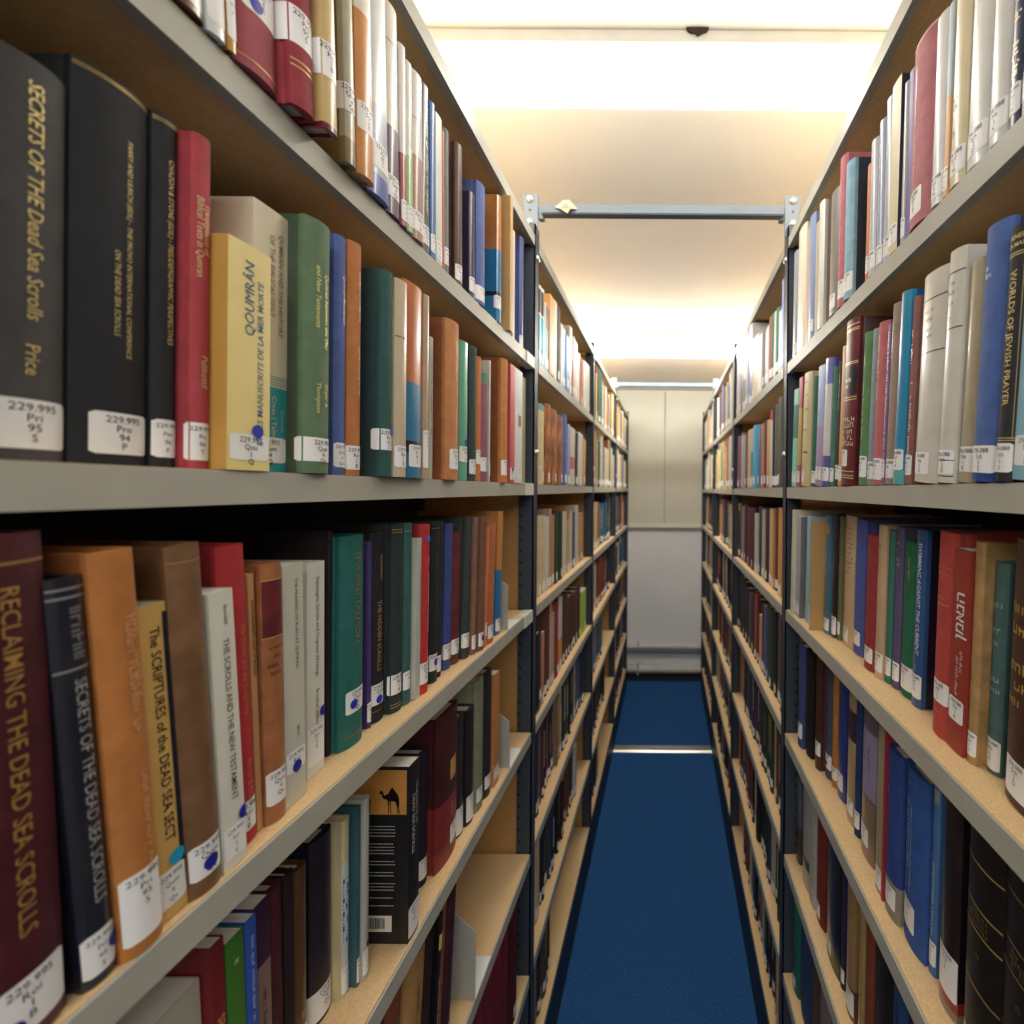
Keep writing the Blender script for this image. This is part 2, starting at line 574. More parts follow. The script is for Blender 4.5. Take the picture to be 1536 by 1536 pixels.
CALLS_R = [('296.088', 'Sch', '1', 'S'), ('296.088', 'Sch', '2', 'D'), ('296.088', 'Sof', '3', 'M'), ('296.088', 'Ne', '1', 'K')]

def make_book(side, lv, bayk, Y0, Y1, h, setback, lean, hexc, kind, desc, place, opt):
    sg = -1 if side == 'L' else 1
    X = (XL if side == 'L' else XR) + setback
    z = EYE + (ZL if side == 'L' else ZR)[lv]
    t = Y1 - Y0
    D = opt.get('D', min(.22, max(.12, h * .68)))
    D = min(D, .297 - setback)
    bk = Book(t, h, D, kind)
    # pivot: the bottom edge that stays on the board
    toward_viewer = lean >= 0
    yp = Y0 if toward_viewer else Y1
    # local x runs to the viewer's right: away from the viewer on the left side, towards on the right side
    if side == 'L':
        x0 = 0 if toward_viewer else -t
        rz = math.radians(90); ry = -math.radians(lean)
    else:
        x0 = -t if toward_viewer else 0
        rz = math.radians(-90); ry = math.radians(lean)
    r = empty('book', (sg * X, yp, z + .0004))
    r.matrix_world = Matrix.Translation((sg * X, yp, z + .0004)) @ Matrix.Rotation(rz, 4, 'Z') @ Matrix.Rotation(ry, 4, 'Y')
    tag(r, desc + place, 'book', 'books on the %s %s shelf, %s bay' % ({'L': 'left', 'R': 'right'}[side], LEVEL[lv], names_bay[bayk]))
    km = KIND[kind]
    mats = [mat(hexc, km)]
    zc = [(0, h, 0)]
    if 'bands' in opt:
        cuts = []
        for f0, f1, hx in opt['bands']:
            mats.append(mat(hx, km)); cuts.append((f0 * h, f1 * h, len(mats) - 1))
        edges = sorted(set([0, h] + [c[0] for c in cuts] + [c[1] for c in cuts]))
        zc = []
        for a, c in zip(edges, edges[1:]):
            mi = 0
            for q0, q1, k in cuts:
                if q0 - 1e-6 <= a and c <= q1 + 1e-6: mi = k
            zc.append((a, c, mi))
    cov = None
    if 'cov' in opt:  # near board: jacket colours, and shade on viewer-facing covers painted as darker colour
        mats.append(mat(opt['cov'], km)); cov = len(mats) - 1
    cv = bk.cover(zc, x0, cov, side == 'L').build('cover', mats, r, 35)
    bk.pages(x0).build('page_block', PAGEW if kind == 'p' else PAGE, r)
    big = opt.get('big', False)
    # call number label
    st = opt.get('st', 1)
    if st:
        A = bk.A
        wrap = opt.get('wrap', 0)
        q0 = -A / 2 * .93 - wrap; q1 = A / 2 * .93
        if A > .034 and not wrap: q0 = q1 - .034
        z0 = opt.get('sz', .006 + RND.uniform(0, .006)); z1 = z0 + opt.get('sh', .025)
        if side == 'R' and A > .034 and not wrap: q0, q1 = -A / 2 * .93, -A / 2 * .93 + .034
        lb = bk.patch(q0, q1, z0, z1, .00035, x0, .0015).build('spine_label', WHITE, r, 60)
        lb['label'] = 'white call-number label'
        if opt.get('num', bayk == 0):
            calls = opt.get('call') or (CALLS_L if side == 'L' else CALLS_R)[RND.randrange(4)]
            qc = (q0 + q1) / 2 if not wrap else q1 - min(A, .03) / 2
            sz = min(.0062, max(.003, (q1 - q0) * .24))
            ls = [(c, sz, qc, z1 - .0042 - i * .0056, 'h', 0, 0) for i, c in enumerate(calls)]
            bk.letters(ls, x0).build('call_number', INK, lb, None, False)
        dot = opt.get('dot')
        if dot:
            dq, dz, hx = dot if isinstance(dot, tuple) else (0, z0 + .009, '1f2fb4')
            m = MB(); rr = min(.0052, t * .42); n = 12
            P = []
            for i in range(n + 1):
                q = dq - rr * math.cos(math.pi * i / n); hh = max(.0002, rr * math.sin(math.pi * i / n))
                px, py = bk.on_spine(q, .0009)
                P += [(px + x0, py, dz - hh), (px + x0, py, dz + hh)]
            m.add(P, [(2 * i, 2 * i + 2, 2 * i + 3, 2 * i + 1) for i in range(n)])
            d = m.build('sticker_dot', mat(hx, 'label'), lb, None, False)
            d['label'] = 'round coloured sticker'
    if 'text' in opt:
        for hx, lines in opt['text']:
            L2 = []
            for ln in lines:
                body, size, q, zf, mode = ln[:5]
                shear = ln[5] if len(ln) > 5 else 0
                bold = ln[6] if len(ln) > 6 else 0
                L2.append((body, size, q * bk.A, zf * h, mode, shear, bold))
            bk.letters(L2, x0).build('title', mat(hx, 'foil'), r, None, False)
    if 'dash' in opt:
        hx, spec = opt['dash']
        bk.dashes([((q[0] * bk.A, q[1] * h, q[2] * (bk.A if len(q) > 4 else h), q[3]) + tuple(q[4:])) for q in spec], x0, RND).build('title', mat(hx, 'foil'), r, None, False)
    if 'rules' in opt:
        hx, zs, wd = opt['rules']
        for zf in zs:
            bk.patch(-bk.A / 2 * .97, bk.A / 2 * .97, zf * h - wd / 2, zf * h + wd / 2, .0004, x0).build('rule_line', mat(hx, 'foil'), r, None, False)
    if 'patch' in opt:
        for hx, q0, q1, f0, f1 in opt['patch']:
            bk.patch(q0 * bk.A, q1 * bk.A, f0 * h, f1 * h, .0003, x0).build('spine_panel', mat(hx, km), r, 60, False)
    if 'extra' in opt:
        opt['extra'](r, bk, x0)
    return r

def place_words(side, lv, bayk, n):
    return ', %s %s the post, %s %s shelf' % (ORD[n], 'before' if bayk == 0 else 'beyond', {'L': 'left', 'R': 'right'}[side], LEVEL[lv])

COUNT = [0]
def row(side, lv, bayk, data, lean_near, lean_far, lean_mid=None):
    """data in picture order, left to right: (px0, px1, top, setback cm, colour, kind, description[, options]).
    px0..px1 is where the spine meets the shelf; top is a pixel height of the spine's far top corner, or metres when below 1"""
    X0 = XL if side == 'L' else XR
    zr = (ZL if side == 'L' else ZR)[lv]
    ybase = POST[bayk] + .04
    prev = ybase
    items = data if side == 'L' else data[::-1]
    n = len(items)
    out = []
    def depth(px, X):
        Y = .5
        for _ in range(12):
            py = VY - zr * F / Y
            dx, dy = unroll(px, py)
            Y = F * X / max(abs(dx), 5)
        return Y
    for i, it in enumerate(items):
        a, c, top, sb, hx, kd, ds = it[:7]
        op = it[7] if len(it) > 7 else {}
        near, far = (a, c) if side == 'L' else (c, a)
        X = X0 + sb / 100
        xb = {'c': .0026, 'l': .0026, 'b': .002, 'j': .0018, 'p': .0002}[kd]
        Ya, Yb = depth(near, X + xb), depth(far, X + xb)
        if op.get('gap'): Ya = max(Ya, prev + op['gap'])
        elif Ya - prev < .013 or Ya < prev: Ya = prev + .0004
        if Yb < Ya + .0055: Yb = Ya + .0055
        lim = POST[bayk + 1] - .006
        if Yb > lim:
            Yb = lim
            if Yb - Ya < .004: continue
        u = i / max(1, n - 1)
        if lean_mid is None: ln = lean_near + (lean_far - lean_near) * u
        else: ln = lean_near + (lean_mid - lean_near) * min(1, u * 2) if u < .5 else lean_mid + (lean_far - lean_mid) * (u - .5) * 2
        ln = op.get('lean', ln)
        if top < 1: h = top
        else:
            Yt = Yb - math.tan(math.radians(ln)) * .2
            dx, dy = unroll(far, top)
            h = -dy * Yt / F - zr
        nxt = (ZL if side == 'L' else ZR)[lv - 1] - zr - .03
        h = max(.10, min(h, nxt))
        out.append((Ya, Yb, h, sb / 100, ln, hx, kd, ds, op))
        prev = Yb
    m = len(out)
    for i, (Ya, Yb, h, sb, ln, hx, kd, ds, op) in enumerate(out):
        make_book(side, lv, bayk, Ya, Yb, h, sb, ln, hx, kd, ds, place_words(side, lv, bayk, m - 1 - i if bayk == 0 else i) if not op.get('solo') else op['solo'], op)
        COUNT[0] += 1
GOLD = 'd8b866'
def camel_cover(r, bk, x0):
    """paperback back cover: sunset with a camel and a walker in silhouette, lines of small print, a bar code"""
    h = bk.h
    e = x0 - .0004
    def quad(m, ya, yb, za, zb, ex):
        m.add([(ex, ya, za), (ex, yb, za), (ex, yb, zb), (ex, ya, zb)], [(0, 1, 2, 3)])
    m = MB(); quad(m, .0035, bk.D - .002, h - .062, h - .004, e); m.build('cover_picture', mat('c98a3a', 'jacket'), r, None, False)
    m = MB()
    def poly(pts, ycen, zbase, wd, hh):
        m.add([(e - .0003, ycen - x * wd, zbase + z * hh) for x, z in pts], [tuple(range(len(pts)))])
    y0, z0, wd, hh = .0390, h - .0605, .027, .034
    poly([(.30, .60), (.36, .72), (.45, .78), (.55, .95), (.63, 1.0), (.70, .92), (.82, .80), (.92, .68), (.97, .5), (.93, .42), (.80, .45), (.6, .48), (.42, .48)], y0, z0, wd, hh)
    poly([(.44, .56), (.30, .54), (.22, .56), (.14, .62), (.12, .74), (.02, .74), (.0, .79), (.05, .86), (.14, .87), (.2, .78), (.23, .68), (.36, .74)], y0, z0, wd, hh)
    for lg in ([(.40, .5), (.47, .5), (.455, .25), (.47, 0), (.43, 0), (.425, .25)], [(.50, .5), (.57, .5), (.55, .25), (.60, 0), (.565, 0), (.52, .25)], [(.78, .47), (.93, .47), (.90, .25), (.93, 0), (.89, 0), (.86, .25)], [(.86, .5), (.97, .5), (.96, .25), (1.0, 0), (.965, 0), (.92, .25)]):
        poly(lg, y0, z0, wd, hh)
    poly([(.3, 0), (.7, 0), (.75, .6), (.95, .62), (.9, .78), (.62, .84), (.66, .95), (.5, 1.0), (.36, .95), (.4, .84), (.1, .74), (.22, .55)], .0545, z0, .005, .021)
    m.build('silhouette', mat('0a0807', 'jacket'), r, None, False)
    m = MB(); rr = random.Random(5)
    z = h - .078
    for para, ln in ((4, 1), (4, 1), (2, 1), (2, 1), (3, 1), (1, 1), (1, 1)):
        for i in range(para):
            y = .056
            while y > .020:
                L = rr.uniform(.001, .0035)
                quad(m, y, y - L, z, z + .0012, e)
                y -= L + .0007
            z -= .0042
        z -= .006
    m.build('small_print', mat('b9b4a8', 'label'), r, None, False)
    m = MB(); quad(m, .075, .0215, .016, .037, e); bc = m.build('bar_code', mat('d8d3c4', 'label'), r, None, False)
    m = MB(); y = .068
    while y > .031:
        L = rr.choice([.0004, .0008, .0012]); quad(m, y, y - L, .020, .034, e - .0003); y -= L + rr.choice([.0004, .0007])
    m.build('bars', INK, bc, None, False)

# ------------------------------------------------- left, upper shelf
row('L', 1, 0, [
 (255, 311, .245, -.6, 'e3dfd2', 'j', 'clear-jacketed pale book with a dark red base', {'bands': [(0, .02, '6e2a22')], 'st': 0}),
 (312, 340, .24, -.6, 'd5dad8', 'j', 'pale grey-blue book with tall call label', {'sh': .04}),
 (341, 354, .24, -.6, 'c08a2c', 'j', 'narrow ochre book', {'sh': .04}),
 (373, 421, .246, -.7, 'a8505a', 'c', 'thick faded red book with a blue dot', {'dot': (-.004, .052, '2636b0'), 'sz': .045, 'sh': .03, 'rules': (GOLD, [.03], .0008)}),
 (447, 475, .245, -1.8, '9c3440', 'c', 'crimson book standing out over the edge', {'sz': .05, 'sh': .03, 'wrap': .014, 'rules': (GOLD, [.13, .15], .0012)}),
 (490, 508, .236, -2.4, 'c9ae72', 'j', 'tan jacketed book with dark red boards below', {'sz': .045, 'sh': .03, 'bands': [(0, .02, '6a1c2c')], 'wrap': .01}),
 (520, 535, .245, -1.3, 'b3ae98', 'j', 'olive-grey jacketed book', {'cov': '7a6238', 'sz': .05, 'sh': .026, 'bands': [(.0, .1, '8a7c50')], 'wrap': .012}),
 (540, 564, .245, -1.6, 'e6e0d4', 'j', 'white book with an orange lower half', {'bands': [(0, .66, 'd08a48')], 'sz': .045, 'sh': .028}),
 (565, 586, .23, -.9, 'd2d8da', 'j', 'pale blue-grey book with blue foot', {'bands': [(0, .1, '4a62b8'), (.1, .42, 'aab6cc')], 'sz': .03, 'sh': .028}),
 (587, 602, 32, -.5, 'e4e0d6', 'j', 'white book with a purple lower spine', {'bands': [(0, .42, '6a5a70')], 'rules': ('504a48', [.82], .0008), 'sz': .02}),
 (602, 611, 78, -.5, 'e6e0da', 'j', 'white book with a maroon lower spine', {'bands': [(0, .4, 'a8606a')], 'dash': ('6a6a70', [(0, .85, .3, .004)])}),
 (611, 620, 103, -.5, 'e2e2d6', 'j', 'white book with a light green lower spine', {'bands': [(0, .45, 'a8d08a')], 'dash': ('6a6a70', [(0, .9, .4, .004)])}),
 (620, 637, 128, -.5, 'dedad4', 'j', 'white book with a pinkish brown lower spine', {'bands': [(0, .5, 'b08a80')], 'rules': ('a05a5a', [.72], .0008), 'dash': ('6a6a70', [(.1, .9, .35, .004)])}),
 (637, 646, 142, 0, '5c5a5c', 'j', 'charcoal book with cream lettering', {'dash': ('efe0b0', [(0, .9, .72, .009)])}),
 (646, 653, 162, 0, '4a7cc0', 'j', 'slim bright blue book', {}),
 (653, 664, 182, 0, 'd5d8cc', 'p', 'pale grey-green paperback', {}),
 (664, 667, 200, 0, 'c05a50', 'p', 'very thin red paperback', {'st': 0}),
 (667, 673, 203, 0, '7e8278', 'c', 'slim sage grey book', {}),
 (684, 694, 228, .3, '5a3a2e', 'l', 'tall dark brown glossy book', {}),
 (705, 713, 298, .2, '3a3450', 'j', 'short dark navy jacketed book', {}),
 (715, 728, 288, -.3, '5a6ca8', 'c', 'blue cloth book with gold lettering', {'dash': (GOLD, [(.05, .72, .5, .005), (.05, .12, .1, .005)]), 'wrap': .004}),
 (746, 752, 302, -.3, 'c07a34', 'j', 'glossy book, orange above blue', {'bands': [(0, .57, '1a7ab0'), (.2, .235, '1a1a22')], 'wrap': .006, 'sz': .025}),
 (765, 769, 301, -.9, 'caa468', 'p', 'tan board-bound volume with pale spine', {'st': 0}),
 (769, 772, 350, .2, 'd8c8bc', 'p', 'very thin pinkish white pamphlet', {'st': 0}),
 (780, 785, 362, 1.2, '4c5c98', 'j', 'blue book pushed back against the post', {}),
], 3.6, 0)

# ------------------------------------------------- left, eye-level shelf
row('L', 2, 0, [
 (-25, 103, 133, 2.0, '4a4848', 'c', 'thick charcoal book with large gold lettering', {'text': [('d0b878', [('SECRETS OF THE Dead Sea Scrolls', .0090, .0, .945, 'd', .12, .008), ('Price', .0085, -.02, .29, 'd', 0, .006)])], 'sz': .007, 'sh': .027, 'call': CALLS_L[1], 'solo': ', at the left end of the eye-level shelf'}),
 (108, 225, 165, 1.8, '23252a', 'c', 'thick black book with two-line gold title', {'text': [('d4bc80', [('PARRY AND ULRICH (EDS.) - THE PROVO INTERNATIONAL CONFERENCE', .0042, .12, .86, 'd', .1, .004), ('ON THE DEAD SEA SCROLLS', .0042, -.03, .56, 'd', .1, .004)])], 'rules': ('b89a50', [.982, .988], .0006), 'sz': .007, 'sh': .026, 'call': ('229.995', 'Pro', '94', 'P'), 'solo': ', second from the left, eye-level shelf'}),
 (232, 264, 192, 1.8, '26282c', 'c', 'slimmer black book with one gold title line', {'text': [('d4bc80', [('CHAZON & STONE (EDS.) - PSEUDEPIGRAPHIC PERSPECTIVES', .0047, .05, .88, 'd', .1, .004)])], 'rules': ('b89a50', [.978, .985], .0006), 'sz': .007, 'sh': .026, 'call': ('229.995', 'Pse', '96', 'P'), 'solo': ', beside the red book, eye-level shelf'}),
 (285, 313, 218, .9, 'b5404a', 'c', 'red cloth book with gold lettering', {'text': [('dcc890', [('Transmission of', .0058, .13, .80, 'd', .1, .006), ('Biblical Texts in Qumran', .0058, -.16, .815, 'd', .1, .006), ('Pulikottil', .0066, .05, .34, 'd', .1, .006)])], 'sz': .006, 'sh': .027, 'call': ('229.995', 'Pu', '96', 'T'), 'wrap': .004, 'solo': ', left of the yellow paperback, eye-level shelf'}),
 (348, 405, 388, -.2, 'edd888', 'p', 'yellow paperback lettered QOUMRÂN in blue', {'cov': 'c8963c', 'text': [('1d5a8c', [('QOUMRÂN', .0112, -.05, .60, 'u', .1, 0), ('ET LES MANUSCRITS DE LA MER MORTE', .0073, .22, .115, 'u', .12, .005)])], 'dot': (.006, .031, '1f2fb4'), 'sz': .008, 'sh': .02, 'call': ('229.995', 'Qou', '1', 'Q'), 'solo': ', on the left eye-level shelf'}),  # tan near cover is the yellow with viewer-side shade painted in
 (389, 430, 332, 1.3, 'd8ccae', 'p', 'beige paperback with a turquoise foot', {'bands': [(0, .325, '1a96a0')], 'rules': ('1a96a0', [.335, .345, .355, .365], .0006), 'text': [('8a7a5c', [('QUMRAN AND THE HISTORY', .0068, .26, .92, 'd', 0, .002), ('OF THE BIBLICAL TEXT', .0068, .0, .90, 'd', 0, .002)]), ('d8ccae', [('Cross | Talmon', .0068, .08, .29, 'd', 0, .004), ('EDITORS', .0048, .33, .24, 'd', 0, .002)])], 'sz': .008, 'sh': .022, 'call': ('229.995', 'Qum', '4', 'Q'), 'solo': ', just behind the yellow paperback, left eye-level shelf'}),
 (466, 497, 350, -.6, '5f7a5a', 'c', 'thick green cloth book with yellow lettering', {'cov': '3e4e38', 'text': [('e2d890', [('Qumran between the Old', .0066, .13, .80, 'd', .12, .006), ('and New Testaments', .0066, -.14, .82, 'd', .12, .006), ('Cryer &', .0066, .15, .36, 'd', .1, .006), ('Thompson', .0066, -.12, .36, 'd', .1, .006)])], 'sz': .011, 'sh': .022, 'wrap': .008, 'call': CALLS_L[0], 'D': .15}),
 (500, 517, 363, .4, '5468a8', 'c', 'slim blue cloth book with silver lettering', {'text': [('d8d8e0', [('Qumran-Messianism', .0062, .1, .84, 'd', 0, .003)])], 'call': ('229.995', 'Qum', '4', 'Qum')}),
 (523, 541, 374, .1, 'c0763c', 'c', 'orange-brown cloth book with white lettering', {'text': [('ecd8c0', [('SHEMESH & CLEMENTS', .0052, .1, .88, 'd', .1, .004), ('and the Dead Sea Scrolls', .0052, .1, .56, 'd', .1, .003)])], 'wrap': .003, 'call': CALLS_L[2]}),
 (572, 588, 415, -1.0, '2c5654', 'c', 'tall dark teal book showing its broad cover', {'cov': '1e3a3c', 'dash': (GOLD, [(.2, .88, .3, .004), (.2, .45, .3, .004)]), 'wrap': .011, 'sz': .03, 'sh': .024, 'dot': (.005, .052, '2232c0'), 'D': .16}),
 (599, 611, 430, -1.3, 'c6b698', 'j', 'cream clear-jacketed volume with a dark line', {'rules': ('4a4238', [.71], .0009), 'call': CALLS_L[2]}),
 (613, 634, 440, -.8, 'c0642c', 'j', 'glossy book, orange above blue', {'bands': [(0, .49, '1a78a4'), (.13, .19, '1c1a22')], 'sz': .014, 'sh': .028, 'dash': ('e8e8e8', [(.35, .42, .12, .004)])}),
 (634, 642, 447, -.8, 'b99a80', 'j', 'pinkish brown glossy book', {'sz': .014, 'sh': .05}),
 (643, 649, 508, .3, 'b8b4a4', 'p', 'thin grey paperback with black lettering', {'dash': ('2a2a2a', [(0, .9, .6, .005)]), 'st': 0}),
 (670, 689, 491, -.9, 'c4814a', 'c', 'big orange-tan volume with white lettering', {'cov': '8a4c26', 'dash': ('f0e4cc', [(.05, .88, .25, .004), (.18, .88, .2, .003), (.05, .45, .3, .003)]), 'sz': .016, 'sh': .03, 'D': .17}),
 (690, 702, 518, 0, '62b094', 'j', 'light green book', {'dash': ('d8e0a0', [(.2, .7, .3, .004)]), 'sz': .03, 'dot': (.002, .062, '2232b0')}),
 (705, 714, 524, .2, '3a4844', 'c', 'dark green-black slim book', {'dash': (GOLD, [(.2, .9, .6, .003)])}),
 (714, 720, 538, .2, 'c8783c', 'c', 'thin orange cloth book', {'sz': .03}),
 (720, 731, 564, 0, '96586e', 'c', 'plum book with white script', {'bands': [(.9, 1, '5a8a6a')], 'dash': ('e8dce0', [(.1, .85, .13, .007)]), 'sz': .018}),
 (731, 735, 542, 0, 'c4c6bc', 'p', 'very thin grey-white pamphlet', {}),
 (753, 761, 543, -.7, 'c4803c', 'c', 'large orange-brown volume', {'cov': '8a4c22', 'sz': .014, 'sh': .03}),
 (765, 772, 551, -.2, 'd05058', 'p', 'bright red book with pale label', {'dot': (0, .028, '2a38b8'), 'dash': ('e8c8b8', [(0, .6, .4, .004)])}),
 (773, 783, 560, -.2, 'dadbd8', 'p', 'white book with a small brown picture', {'patch': [('8a6a58', -.1, .3, .5, .6)]}),
 (783, 788, 569, 1.4, 'a8a070', 'p', 'thin yellow-grey book against the post', {'st': 0}),
], .0, .0)

# ------------------------------------------------- left, chest-high shelf
row('L', 3, 0, [
 (-70, 108, 800, .4, '4c1822', 'l', 'thick maroon volume with worn gold lettering', {'lean': 2.6, 'text': [('b08a48', [('RECLAIMING THE DEAD SEA SCROLLS', .0108, .1, .90, 'd', 0, .006)])], 'rules': ('b08a48', [.945], .0014), 'sz': .008, 'sh': .03, 'dot': (-.004, .014, '1a2490'), 'solo': ', at the left end of the chest-high shelf'}),
 (114, 178, 862, .6, '1e2230', 'j', 'short navy book with white lettering', {'lean': 4.4, 'gap': .0065, 'text': [('a8a8a8', [('SECRETS OF THE DEAD SEA SCROLLS', .0082, .08, .76, 'd', 0, .006)])], 'dash': ('8a8a90', [(.08, .93, .13, .009)]), 'rules': ('a0a0a4', [.955, .975, .785], .0012), 'sz': .006, 'sh': .026, 'dot': (.008, .02, '1a2490'), 'solo': ', second from the left, chest-high left shelf'}),
 (182, 250, 822, .1, 'b8722f', 'c', 'thick orange-tan book with a big white label', {'cov': '8a4a1c', 'lean': 4.4, 'dash': ('d8a878', [(.08, .84, .3, .007), (.22, .84, .25, .007), (.15, .45, .3, .006)]), 'sz': .008, 'sh': .045, 'wrap': .0, 'solo': ', third from the left, chest-high left shelf'}),
 (250, 283, 903, .9, 'd6ac58', 'p', 'mustard paperback with black lettering', {'lean': 4.4, 'text': [('1c1c24', [('The SCRIPTURES of the DEAD SEA SECT', .0086, .05, .93, 'd', 0, .006)])], 'patch': [('141c30', .33, .49, .1, .97), ('141c30', -.49, -.40, .25, .85)], 'sz': .008, 'sh': .026, 'dot': (.004, .04, '20a0d0'), 'solo': ', between orange and brown books, left chest-high shelf'}),
 (285, 337, 814, .4, '7a5636', 'l', 'brown marbled leather book with a blue dot', {'cov': '5c3e26', 'lean': 4.3, 'sz': .012, 'sh': .026, 'dot': (.0, .021, '1a2490'), 'rules': ('c89a50', [.955], .0006), 'solo': ', right of the mustard paperback, left chest-high shelf'}),
 (338, 372, 883, .6, 'dcdacb', 'p', 'cream paperback with black lettering', {'lean': 3.9, 'text': [('24262c', [('THE SCROLLS AND THE NEW TESTAMENT', .0067, .05, .83, 'd', 0, .002), ('Stendahl', .0045, .1, .95, 'd', 0, 0)])], 'dot': (.008, .038, '1a24a0'), 'sz': .008, 'solo': ', in front of the red book, left chest-high shelf'}),
 (362, 389, 816, 1.6, 'ba2c34', 'c', 'red book with faint gold lettering', {'cov': '8a1c24', 'lean': 3.4, 'text': [('c07a48', [('The Scrolls and the Scriptures', .0062, .1, .74, 'd', 0, .003), ('Porter & Evans', .0062, .1, .28, 'd', 0, .002)])], 'solo': ', behind the cream paperback, left chest-high shelf'}),
 (389, 394, 860, 2.0, 'c8905c', 'p', 'thin tan paperback', {'lean': 3, 'dash': ('4a3020', [(0, .9, .3, .004)]), 'st': 0}),
 (396, 432, 843, 1.4, 'a8693c', 'l', 'tan leather book with a maroon title patch', {'lean': 2, 'patch': [('6a1c28', -.47, .47, .72, .94)], 'rules': ('d8b070', [.72, .94], .0008), 'dash': ('5a3820', [(0, .90, .6, .006, 'h'), (0, .85, .5, .006, 'h'), (0, .80, .6, .006, 'h'), (0, .75, .4, .006, 'h'), (0, .68, .6, .005, 'h'), (0, .645, .3, .005, 'h'), (0, .61, .7, .006, 'h'), (0, .58, .5, .006, 'h')]), 'sz': .016, 'sh': .03}),
 (433, 460, 844, 1.8, 'c8c6b6', 'p', 'grey-white paperback with small black title', {'lean': 1.7, 'text': [('2c4a50', [('THE MEANING OF RUAH AT QUMRAN', .0049, .1, .94, 'd', 0, .001), ('SEKKI', .0044, .1, .32, 'd', 0, .001)])], 'dot': (.0, .034, '1a24a0'), 'sz': .03, 'sh': .02}),
 (461, 487, 841, 3.2, 'dedccf', 'p', 'white paperback with thin black lettering', {'lean': .5, 'text': [('26282c', [('Septuagint, Scrolls and Cognate Writings', .0062, .05, .93, 'd', 0, 0), ('Brooke/Lindars', .006, .05, .40, 'd', 0, 0)])], 'dot': (.009, .062, '1a24a0'), 'sz': .01, 'sh': .04}),
 (488, 494, 797, 4.2, '2a2226', 'c', 'tall thin dark book behind white paperbacks', {'lean': 0, 'st': 0}),
 (506, 547, 801, 2.9, '1d6a64', 'c', 'thick teal book with faded gold lettering', {'lean': 0, 'text': [('a07a48', [("SHA'AREI TALMON", .0125, .05, .92, 'd', 0, -.004), ('EISENBRAUNS', .005, .0, .055, 'h', 0, 0)])], 'dot': (-.004, .048, '2030c0'), 'sz': .038, 'sh': .026, 'wrap': 0}),
 (549, 555, 812, 3.6, '4a3a78', 'c', 'thin violet book', {}),
 (557, 577, 797, 3.5, '25232c', 'c', 'black book with bold gold lettering', {'text': [('b8985a', [('SILBERMAN', .0062, 0, .88, 'd', 0, .006), ('THE HIDDEN SCROLLS', .0088, -.08, .64, 'd', 0, .006)])], 'rules': ('b8985a', [.06], .0005), 'dot': (-.002, .028, '2030c0'), 'sz': .022, 'sh': .026, 'wrap': .006}),
 (588, 603, 785, 2.6, '2c3836', 'c', 'black-green book with gold rules', {'rules': (GOLD, [.955, .97, .03, .045], .0006), 'dash': ('a89a60', [(.15, .85, .6, .003)]), 'sz': .024, 'sh': .026, 'wrap': .005}),
 (604, 615, 784, 2.5, '356260', 'c', 'slim grey-teal book', {'rules': ('a8b8a8', [.955], .0006), 'sz': .02}),
 (616, 630, 807, 2.0, 'b8bab0', 'p', 'pale grey paperback showing its spine only', {'st': 0, 'dash': ('8a7078', [(.2, .8, .3, .004)])}),
 (632, 643, 786, 1.9, 'c02a30', 'c', 'bright red book with a blue dot on top', {'cov': '8a1c22', 'dash': ('f0d8d0', [(.1, .8, .45, .006), (.26, .8, .4, .005), (.1, .25, .08, .005)]), 'dot': (0, .222, '3a70d8'), 'sz': .014, 'wrap': .0, 'sh': .03}),
 (645, 656, 781, 2.4, '24282a', 'c', 'black book with gold lines and blue dot', {'rules': ('a89a50', [.955], .0006), 'dash': ('8a8450', [(.2, .9, .75, .002)]), 'dot': (0, .03, '2030c0'), 'sz': .018, 'wrap': .003}),
 (656, 661, 781, 2.7, '2a2c2c', 'c', 'thin black book', {'dash': ('8a8450', [(.2, .9, .7, .002)])}),
 (666, 676, 785, 2.8, '3c4c90', 'c', 'royal blue cloth book', {'wrap': .002, 'sz': .016}),
 (680, 689, 797, 2.6, '6a2a30', 'l', 'small maroon leather book', {'sz': .016}),
 (693, 703, 776, 1.9, '3a4240', 'c', 'black-grey book', {'sz': .018, 'wrap': .003}),
 (704, 713, 776, 1.4, '86604e', 'c', 'mid-brown book, nearer of a pair', {}),
 (714, 725, 774, .8, '74503f', 'c', 'mid-brown book with a blue dot', {'dot': (0, .022, '2030a0')}),
 (726, 730, 790, .8, 'd8744a', 'p', 'thin coral paperback', {'sz': .02}),
 (731, 741, 784, .7, 'b4683a', 'c', 'burnt orange cloth book', {}),
 (744, 751, 767, 1.2, 'c8843c', 'j', 'tall glossy book, orange above blue', {'bands': [(0, .52, '1a78b4')], 'dash': ('f0e8d8', [(.2, .93, .1, .006)])}),
], 4.0, -3.2, 0)

